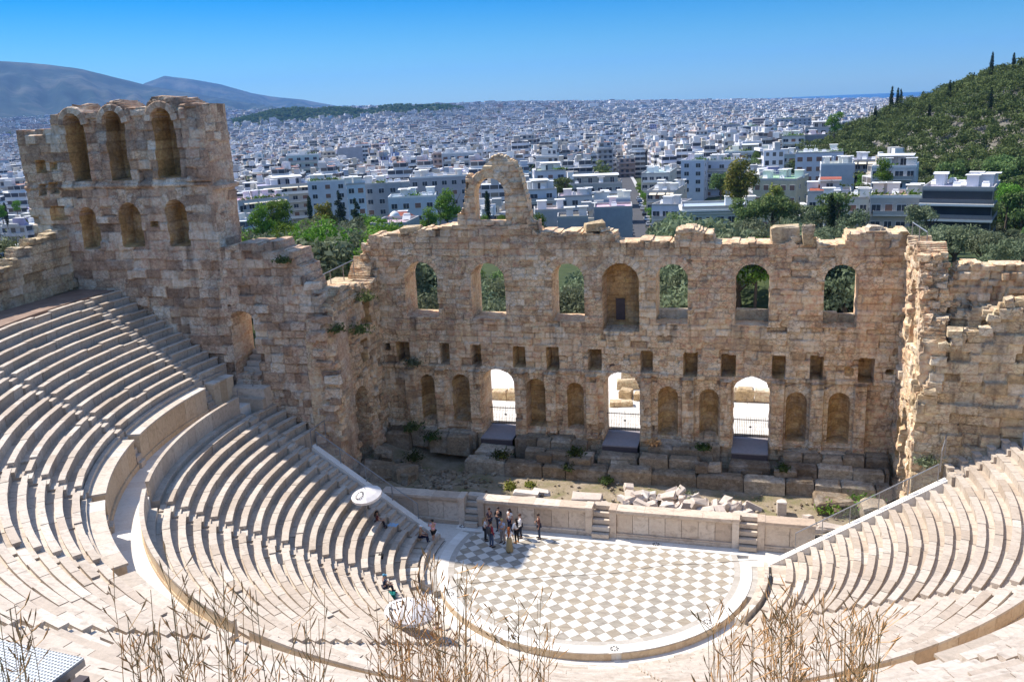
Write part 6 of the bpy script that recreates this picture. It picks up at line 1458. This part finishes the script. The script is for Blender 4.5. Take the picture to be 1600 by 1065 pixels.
def person(label,loc,rz,H=1.62,top=(.5,.5,.5),bot=(.05,.05,.08),hair=(.05,.03,.02),long_hair=0,sleeve='short',legs='stand',armL='down',armR='down',skirt=None,cap=None,shoes=(.05,.04,.04),group=None,backpack=None,shorts=False):
    t=thing('person',label,'person',loc,rz); s=H/1.70
    V=Vector
    J={'pel':V((0,0,.95)),'sp':V((0,.01,1.12)),'ch':V((0,0,1.30)),'nk':V((0,0,1.46)),'hd':V((0,.02,1.53)),'hm':V((0,.03,1.61)),'ht':V((0,.01,1.69))}
    st=0.10 if legs!='stride' else .09
    sit=legs=='sit'
    for sd,n in ((-1,'L'),(1,'R')):
        J['hip'+n]=V((sd*.09,0,.90)); J['sh'+n]=V((sd*.175,0,1.39))
        if sit: J['kn'+n]=V((sd*.12,.42,.93)); J['an'+n]=V((sd*.13,.46,.50)); J['toe'+n]=V((sd*.14,.63,.45))
        else:
            fw=(0.16*sd if legs=='stride' else 0.02*sd); J['kn'+n]=V((sd*.105,.02+fw*.6,.49)); J['an'+n]=V((sd*(st+.01),fw-.02,.07)); J['toe'+n]=V((sd*(st+.03),fw+.15,.03))
        pose=armL if n=='L' else armR
        if pose=='down': e,w_,h=V((sd*.245,-.02,1.12)),V((sd*.25,.06,.88)),V((sd*.245,.09,.79))
        elif pose=='akimbo': e,w_,h=V((sd*.36,-.05,1.15)),V((sd*.2,.08,1.02)),V((sd*.14,.13,1.0))
        elif pose=='fold': e,w_,h=V((sd*.25,.06,1.12)),V((sd*.06,.24,1.15)),V((sd*-.02,.25,1.17))
        elif pose=='up': e,w_,h=V((sd*.24,.2,1.25)),V((sd*.10,.28,1.48)),V((sd*.06,.27,1.56))
        elif pose=='point': e,w_,h=V((sd*.33,.16,1.28)),V((sd*.42,.38,1.30)),V((sd*.45,.47,1.31))
        else: e,w_,h=V((sd*.23,.12,1.14)),V((sd*.14,.36,1.02)),V((sd*.12,.44,1.0))
        J['el'+n],J['wr'+n],J['ha'+n]=e,w_,h
    off=V((0,0,-.93+.0)) if sit else V((0,0,0))
    for k in J: J[k]=(J[k]+(off if sit else V((0,0,0))))*s
    Rr={'pel':(.15,.105),'sp':(.135,.095),'ch':(.155,.105),'nk':.05,'hd':.066,'hm':.088,'ht':.055}
    for n in 'LR': Rr.update({'hip'+n:.088,'kn'+n:.056,'an'+n:.038,'toe'+n:.034,'sh'+n:.058,'el'+n:.041,'wr'+n:.028,'ha'+n:.032})
    E=[('pel','sp'),('sp','ch'),('ch','nk'),('nk','hd'),('hd','hm'),('hm','ht')]
    for n in 'LR': E+=[('pel','hip'+n),('hip'+n,'kn'+n),('kn'+n,'an'+n),('an'+n,'toe'+n),('ch','sh'+n),('sh'+n,'el'+n),('el'+n,'wr'+n),('wr'+n,'ha'+n)]
    def make(nm,keys,grow,mat,par,trim=None):
        ks=[k for k in J if k in keys]; ix={k:i for i,k in enumerate(ks)}; vs=[J[k] for k in ks]; 
        if trim:
            for a,b,f in trim:
                if a in ix: vs[ix[a]]=J[b].lerp(J[a],f)
        rd=[tuple((q+grow)*s for q in Rr[k]) if hasattr(Rr[k],'__len__') else (Rr[k]+grow)*s for k in ks]
        me=skinned(nm,vs,[(ix[a],ix[b]) for a,b in E if a in ix and b in ix],rd,ix.get('pel',0),None,None); me.materials.append(mat); o=bpy.data.objects.new(nm,me); C.objects.link(o); o.parent=par; return o
    body=make('body',set(J),0,SK,t)
    # fingers, thumb, nose, ears and eyes joined to the body mesh
    mb=MB()
    for n,sd in (('L',-1),('R',1)):
        d=(J['ha'+n]-J['wr'+n]).normalized(); a=d.cross(V((sd,0.3,0))).normalized(); b=d.cross(a).normalized()
        for q in range(4):
            p0=J['ha'+n]+a*(q-1.5)*.017*s; L=(.062,.075,.07,.055)[q]*s; mb.tube([p0,p0+d*L*.55+b*.006,p0+d*L+b*.022],[.009*s,.008*s,.006*s],5)
        p0=J['wr'+n].lerp(J['ha'+n],.5)-a*.03*s; mb.tube([p0,p0+d*.03*s-a*.02*s,p0+d*.055*s-a*.02*s+b*.012],[.010*s,.009*s,.006*s],5)
    hc=J['hm']; mb.tube([hc+V((0,.083,.005))*s,hc+V((0,.108,-.02))*s,hc+V((0,.088,-.03))*s],[.007*s,.014*s,.012*s],5)
    for sd in (-1,1): mb.tube([hc+V((sd*.088,.0,.02))*s,hc+V((sd*.098,-.01,-.01))*s,hc+V((sd*.088,.0,-.035))*s],[.012*s,.018*s,.01*s],5)
    fm=mb.mesh('f'); b0=len(body.data.vertices)
    import bmesh
    bm=bmesh.new(); bm.from_mesh(body.data); bm.from_mesh(fm); bm.to_mesh(body.data); bm.free()
    mb=MB()
    for sd in (-1,1): mb.lathe([(.002,.008*s),(.011*s,0),(.002,-.008*s)],hc+V((sd*.032,.084,.012))*s,6)
    mb.build('eyes',paint('eye',(.03,.02,.02)),t)
    mb=MB(); mb.box(hc+V((0,.086,-.05))*s,(.045*s,.012*s,.012*s)); mb.build('mouth',paint('lips',(.4,.12,.1)),t)
    # clothes
    arms={'short':[('elL','shL',.55),('elR','shR',.55)],'long':[('wrL','elL',.9),('wrR','elR',.9)],'none':[]}[sleeve]
    keys={'pel','sp','ch','shL','shR'}|({'elL','elR'} if sleeve!='none' else set())|({'wrL','wrR'} if sleeve=='long' else set())
    make('shirt',keys,.016,paint('cloth_%d'%(hash(label)%997),top),t,arms)
    if skirt:
        mb=MB(); mb.lathe([(.15*s,1.02*s),(.17*s,.92*s),(.19*s,.6*s),(.23*s,.16*s),(.24*s,.10*s)],(0,0,0),14); mb.build('skirt',paint('skirt_cloth',skirt),t,smooth=True)
    elif shorts: make('shorts',{'pel','hipL','hipR','knL','knR'},.018,paint('dark_shorts',bot),t,[('knL','hipL',.75),('knR','hipR',.75)])
    else: make('trousers',{'pel','hipL','hipR','knL','knR','anL','anR'},.014,paint('trousers_%d'%(hash(label)%991),bot),t,[('anL','knL',.96),('anR','knR',.96)])
    for n in 'LR':
        mb=MB(); p=J['an'+n]; q=J['toe'+n]; mb.tube([p+(p-q)*.3+V((0,0,-.035*s)),p.lerp(q,.4)+V((0,0,-.01*s)),q+(q-p)*.15],[.045*s,.05*s,.036*s],7); mb.build('shoe',paint('shoe_%d'%(hash(str(shoes))%97),shoes),t,smooth=True)
    hm=paint('hair_%d'%(hash(str(hair))%97),hair,0.6)
    mb=MB(); c=J['hm']+V((0,-.014,.024))*s
    mb.lathe([(.075*s,-.05*s),(.098*s,.0),(.093*s,.045*s),(.062*s,.083*s),(.01*s,.097*s)],c,12); mb.build('hair',hm,t,smooth=True) if not cap else mb.build('hat',paint('cap_%d'%(hash(str(cap))%97),cap),t,smooth=True)
    if cap: mb=MB(); mb.box(c+V((0,.12,.0))*s,(.13*s,.12*s,.014*s)); mb.build('hat_brim',paint('cap_%d'%(hash(str(cap))%97),cap),t)
    if long_hair:
        mb=MB(); mb.tube([J['hm']+V((0,-.055,.05))*s,J['hm']+V((0,-.085,-.06))*s,J['nk']+V((0,-.10,-.06))*s,J['nk']+V((0,-.115,-.06-long_hair))*s],[.075*s,.088*s,.082*s,.04*s],9); mb.build('long_hair',hm,t,smooth=True)
    if backpack:
        mb=MB(); mb.stone(J['ch']+V((0,-.19,-.09))*s,(.30*s,.17*s,.42*s),j=.02); mb.build('backpack',paint('bag_%d'%(hash(str(backpack))%97),backpack),t)
    return t
WH=(.78,.77,.78)
person('woman with long fair hair, white top and black trousers left of the group',(-6.92,1.16,0),-1.2,1.60,WH,(.02,.02,.025),(.33,.22,.12),.22,'short','stand','down','fold')
person('man in a dark red checked shirt and jeans carrying a backpack',(-6.32,0.47,0),-0.7,1.68,(.28,.04,.05),(.07,.10,.17),(.04,.025,.02),0,'long','stand','akimbo','down',backpack=(.06,.06,.07))
person('person in a dark patterned top behind the man in the checked shirt',(-7.0,2.35,0),-1.9,1.66,(.10,.07,.09),(.06,.06,.09),(.07,.03,.02),0,'short','stand','fold','down')
person('person in a black jacket with folded arms near the stage front',(-6.45,2.6,0),2.9,1.66,(.02,.02,.025),(.05,.06,.09),(.05,.04,.04),0,'long','stand','fold','fold')
person('blond person in a pale blue shirt in the middle of the group',(-5.78,1.09,0),2.7,1.66,(.42,.50,.66),(.30,.27,.27),(.55,.38,.16),0,'short','stand','fold','down')
person('woman with dark hair, white blouse and dark trousers at the back of the group',(-5.70,2.55,0),2.6,1.62,WH,(.02,.02,.05),(.02,.015,.015),.16,'short','stand','down','down')
person('person in a white hooded shirt at the right of the group',(-4.85,1.95,0),1.9,1.62,WH,(.03,.03,.04),(.10,.05,.03),0,'long','stand','fold','fold')
person('woman with long dark hair in a white shirt, black trousers and tan shoes',(-4.92,1.26,0),0.9,1.62,WH,(.015,.015,.02),(.02,.015,.015),.26,'long','stand','akimbo','akimbo',shoes=(.55,.25,.08))
person('woman with long red hair in a white top and long khaki skirt',(-5.06,0.07,0),0.1,1.62,WH,(.3,.24,.12),(.30,.09,.03),.30,'short','stand','down','down',skirt=(.36,.28,.15),shoes=(.3,.15,.08))
person('man in a brown pullover and dark jeans standing apart',(-3.69,2.05,0),1.9,1.68,(.13,.06,.05),(.04,.05,.08),(.06,.04,.03),0,'long','stand','down','fold')
person('person in a pink top and black shorts raising a camera beside the lowest seats',(-10.0,0.25,0),0.9,1.60,(.72,.38,.42),(.02,.02,.02),(.02,.015,.015),0,'short','stride','up','up',shorts=True,cap=(.03,.03,.03))
person('person in a tan top and white sun hat sitting on the lowest seats',(-10.75,0.0,0.58),-1.4,1.58,(.40,.28,.16),(.25,.16,.1),(.3,.2,.1),0,'short','sit','front','front',cap=(.82,.82,.82))
person('dark haired person in red sitting in the shade at the left end of the rows',(-13.25,-0.75,1.68),-1.0,1.58,(.12,.03,.03),(.05,.04,.05),(.03,.02,.02),.1,'short','sit','front','front')
person('person in a blue sun hat bending over a teal bag on the rows',(-9.95,-7.35,1.42),-0.9,1.60,(.04,.06,.11),(.04,.04,.06),(.05,.03,.02),0,'short','sit','front','front',cap=(.10,.28,.42))
person('dark haired person sitting on the low rows beside the large parasol',(-6.0,-9.9,0.60),0.2,1.60,(.62,.45,.45),(.1,.1,.12),(.07,.03,.02),0,'short','sit','front','front')
def bag(name,loc,d,col,label,cat):
    t=thing(name,label,cat,loc); mb=MB(loc); x,y,z=loc; mb.stone((x,y,z+d[2]/2),d,.3,.03); mb.build('sack',paint(name+str(hash(label)%89),col),t)
    mb=MB(loc); mb.tube([(x-d[0]*.25,y,z+d[2]*.95),(x-d[0]*.2,y,z+d[2]*1.35),(x+d[0]*.2,y,z+d[2]*1.35),(x+d[0]*.25,y,z+d[2]*.95)],.015,5); mb.build('strap',paint(name+str(hash(label)%89),col),t)
bag('bag',(-9.45,-7.75,1.05),(.5,.4,.28),(.01,.16,.14),'teal bag lying beside the person in the blue sun hat','bag')
bag('backpack',(-8.75,-8.5,0.95),(.42,.4,.42),(.04,.04,.045),'dark backpack on the rows left of the large parasol','backpack')
bag('backpack',(-11.7,-3.9,1.05),(.3,.25,.25),(.02,.02,.02),'small black bag left alone on the shaded rows','bag')
t=thing('towel','light blue towel spread in the shade at the left end of the rows','towel',(-12.4,-0.35,1.32)); mb=MB((-12.4,-0.35,1.32)); n=6
V=[(-12.4+(.6*i/n-.3),-0.35+(.45*j/n-.22),1.32+.02*math.sin(i*2.1)*math.cos(j*1.7)+.03) for i in range(n+1) for j in range(n+1)]; mb.add(V,[(i*(n+1)+j,(i+1)*(n+1)+j,(i+1)*(n+1)+j+1,i*(n+1)+j+1) for i in range(n) for j in range(n)]); mb.build('cloth',paint('blue_towel',(.30,.50,.72)),t)

# ---- dry grass in front of the camera
random.seed(41)
def stem(mb,base,h,lean,ang):
    pts=[];n=6; kink=random.uniform(-.12,.12)
    for k in range(n+1):
        q=k/n; o=lean*q*q; pts.append(Vector(base)+Vector((math.cos(ang)*o+kink*math.sin(q*5)*.3,math.sin(ang)*o+kink*math.cos(q*4)*.3,h*q)))
    mb.tube(pts,[.0036*(1-.6*k/n) for k in range(n+1)],4)
    # drooping side branches with narrow seed heads
    for k in range(random.randint(9,16)):
        q=random.uniform(.45,1.0); i=min(int(q*n),n-1); p=pts[i].lerp(pts[i+1],q*n-i) if i<n else pts[-1]; a=random.uniform(0,6.28); L=random.uniform(.03,.12); up=random.uniform(.5,2.2)
        d=Vector((math.cos(a),math.sin(a),up)).normalized(); e=p+d*L; mb.tube([p,e],.0018,3)
        hl=random.uniform(.03,.075); d2=(d+Vector((0,0,random.uniform(-.1,.8)))).normalized(); mb.tube([e-d*.01,e+d2*hl*.4,e+d2*hl],[.0016,.0042,.0006],4,m=1)
    for _ in range(2):
        q=random.uniform(.1,.5); i=int(q*n); p=pts[i]; a=random.uniform(0,6.28); L=random.uniform(.25,.5); d=Vector((math.cos(a),math.sin(a),0)); mb.tube([p,p+d*L*.4+Vector((0,0,L*.5)),p+d*L+Vector((0,0,L*.35))],[.004,.003,.0008],3)
TUFTS=[((0,40),(930,1000),3.8,7,'dry brown grass tuft at the left edge in front of the steel platform'),((150,260),(905,1000),3.9,9,'tall dry grass tuft right of the steel platform'),((260,385),(875,960),4.0,14,'thick dry grass tuft before the curved parapet on the left'),((385,500),(905,1010),3.9,9,'thin dry grass tuft right of the thick tuft on the left'),((565,650),(900,1000),4.1,16,'dry grass tuft left of and below the large parasol'),((650,740),(885,960),4.2,24,'densest dry grass tuft in front of the large parasol'),((740,870),(930,1010),4.2,14,'dry grass tuft below the left part of the kerb'),((1100,1190),(930,1000),4.0,12,'dry grass tuft below the right end of the kerb'),((1190,1290),(920,985),4.0,24,'dense dry grass tuft in front of the right lower seats'),((1290,1385),(930,985),4.0,22,'dry grass tuft at the right before the curved parapet')]
for (ua,ub_),(va,vb),dist,nst,lb in TUFTS:
    pb_=px_at((ua+ub_)/2,1065,dist); zb=gz1(pb_.x,pb_.y); t=thing('dry_grass_tuft',lb,'dry grass',(pb_.x,pb_.y,zb)); 
    for k in range(int(nst*1.25)):
        u=random.uniform(ua,ub_); v=va+(vb-va)*random.random()**0.8 if k<nst else random.uniform(vb,1065); dd=dist+random.uniform(-.5,.5); top_=px_at(u,v,dd)
        bx=px_at((ua+ub_)/2+(u-(ua+ub_)/2)*0.75,1065,dd); base=(bx.x,bx.y,gz1(bx.x,bx.y)-.05); h=top_.z-base[2]; lv=Vector((top_.x-base[0],top_.y-base[1],0)); mb=MB((pb_.x,pb_.y,zb)); stem(mb,base,h,lv.length,math.atan2(lv.y,lv.x)); mb.build('stalk',[M['drygrass'],M['drytip']],t)

# ================================================================== HAZE
m=bpy.data.materials.new('haze_air'); m.use_nodes=True; tn=m.node_tree; tn.nodes.clear(); vo=tn.nodes.new('ShaderNodeVolumePrincipled'); oo=tn.nodes.new('ShaderNodeOutputMaterial'); tn.links.new(vo.outputs[0],oo.inputs['Volume'])
vo.inputs['Color'].default_value=(0.18,0.45,1.0,1); vo.inputs['Density'].default_value=4.4e-5; vo.inputs['Anisotropy'].default_value=0.1
mb=MB(); mb.box((0,3500,270),(36000,25000,760)); hz=mb.build('haze',m); tag(hz,'thin blue haze lying over the far city and mountains','haze',kind='stuff')
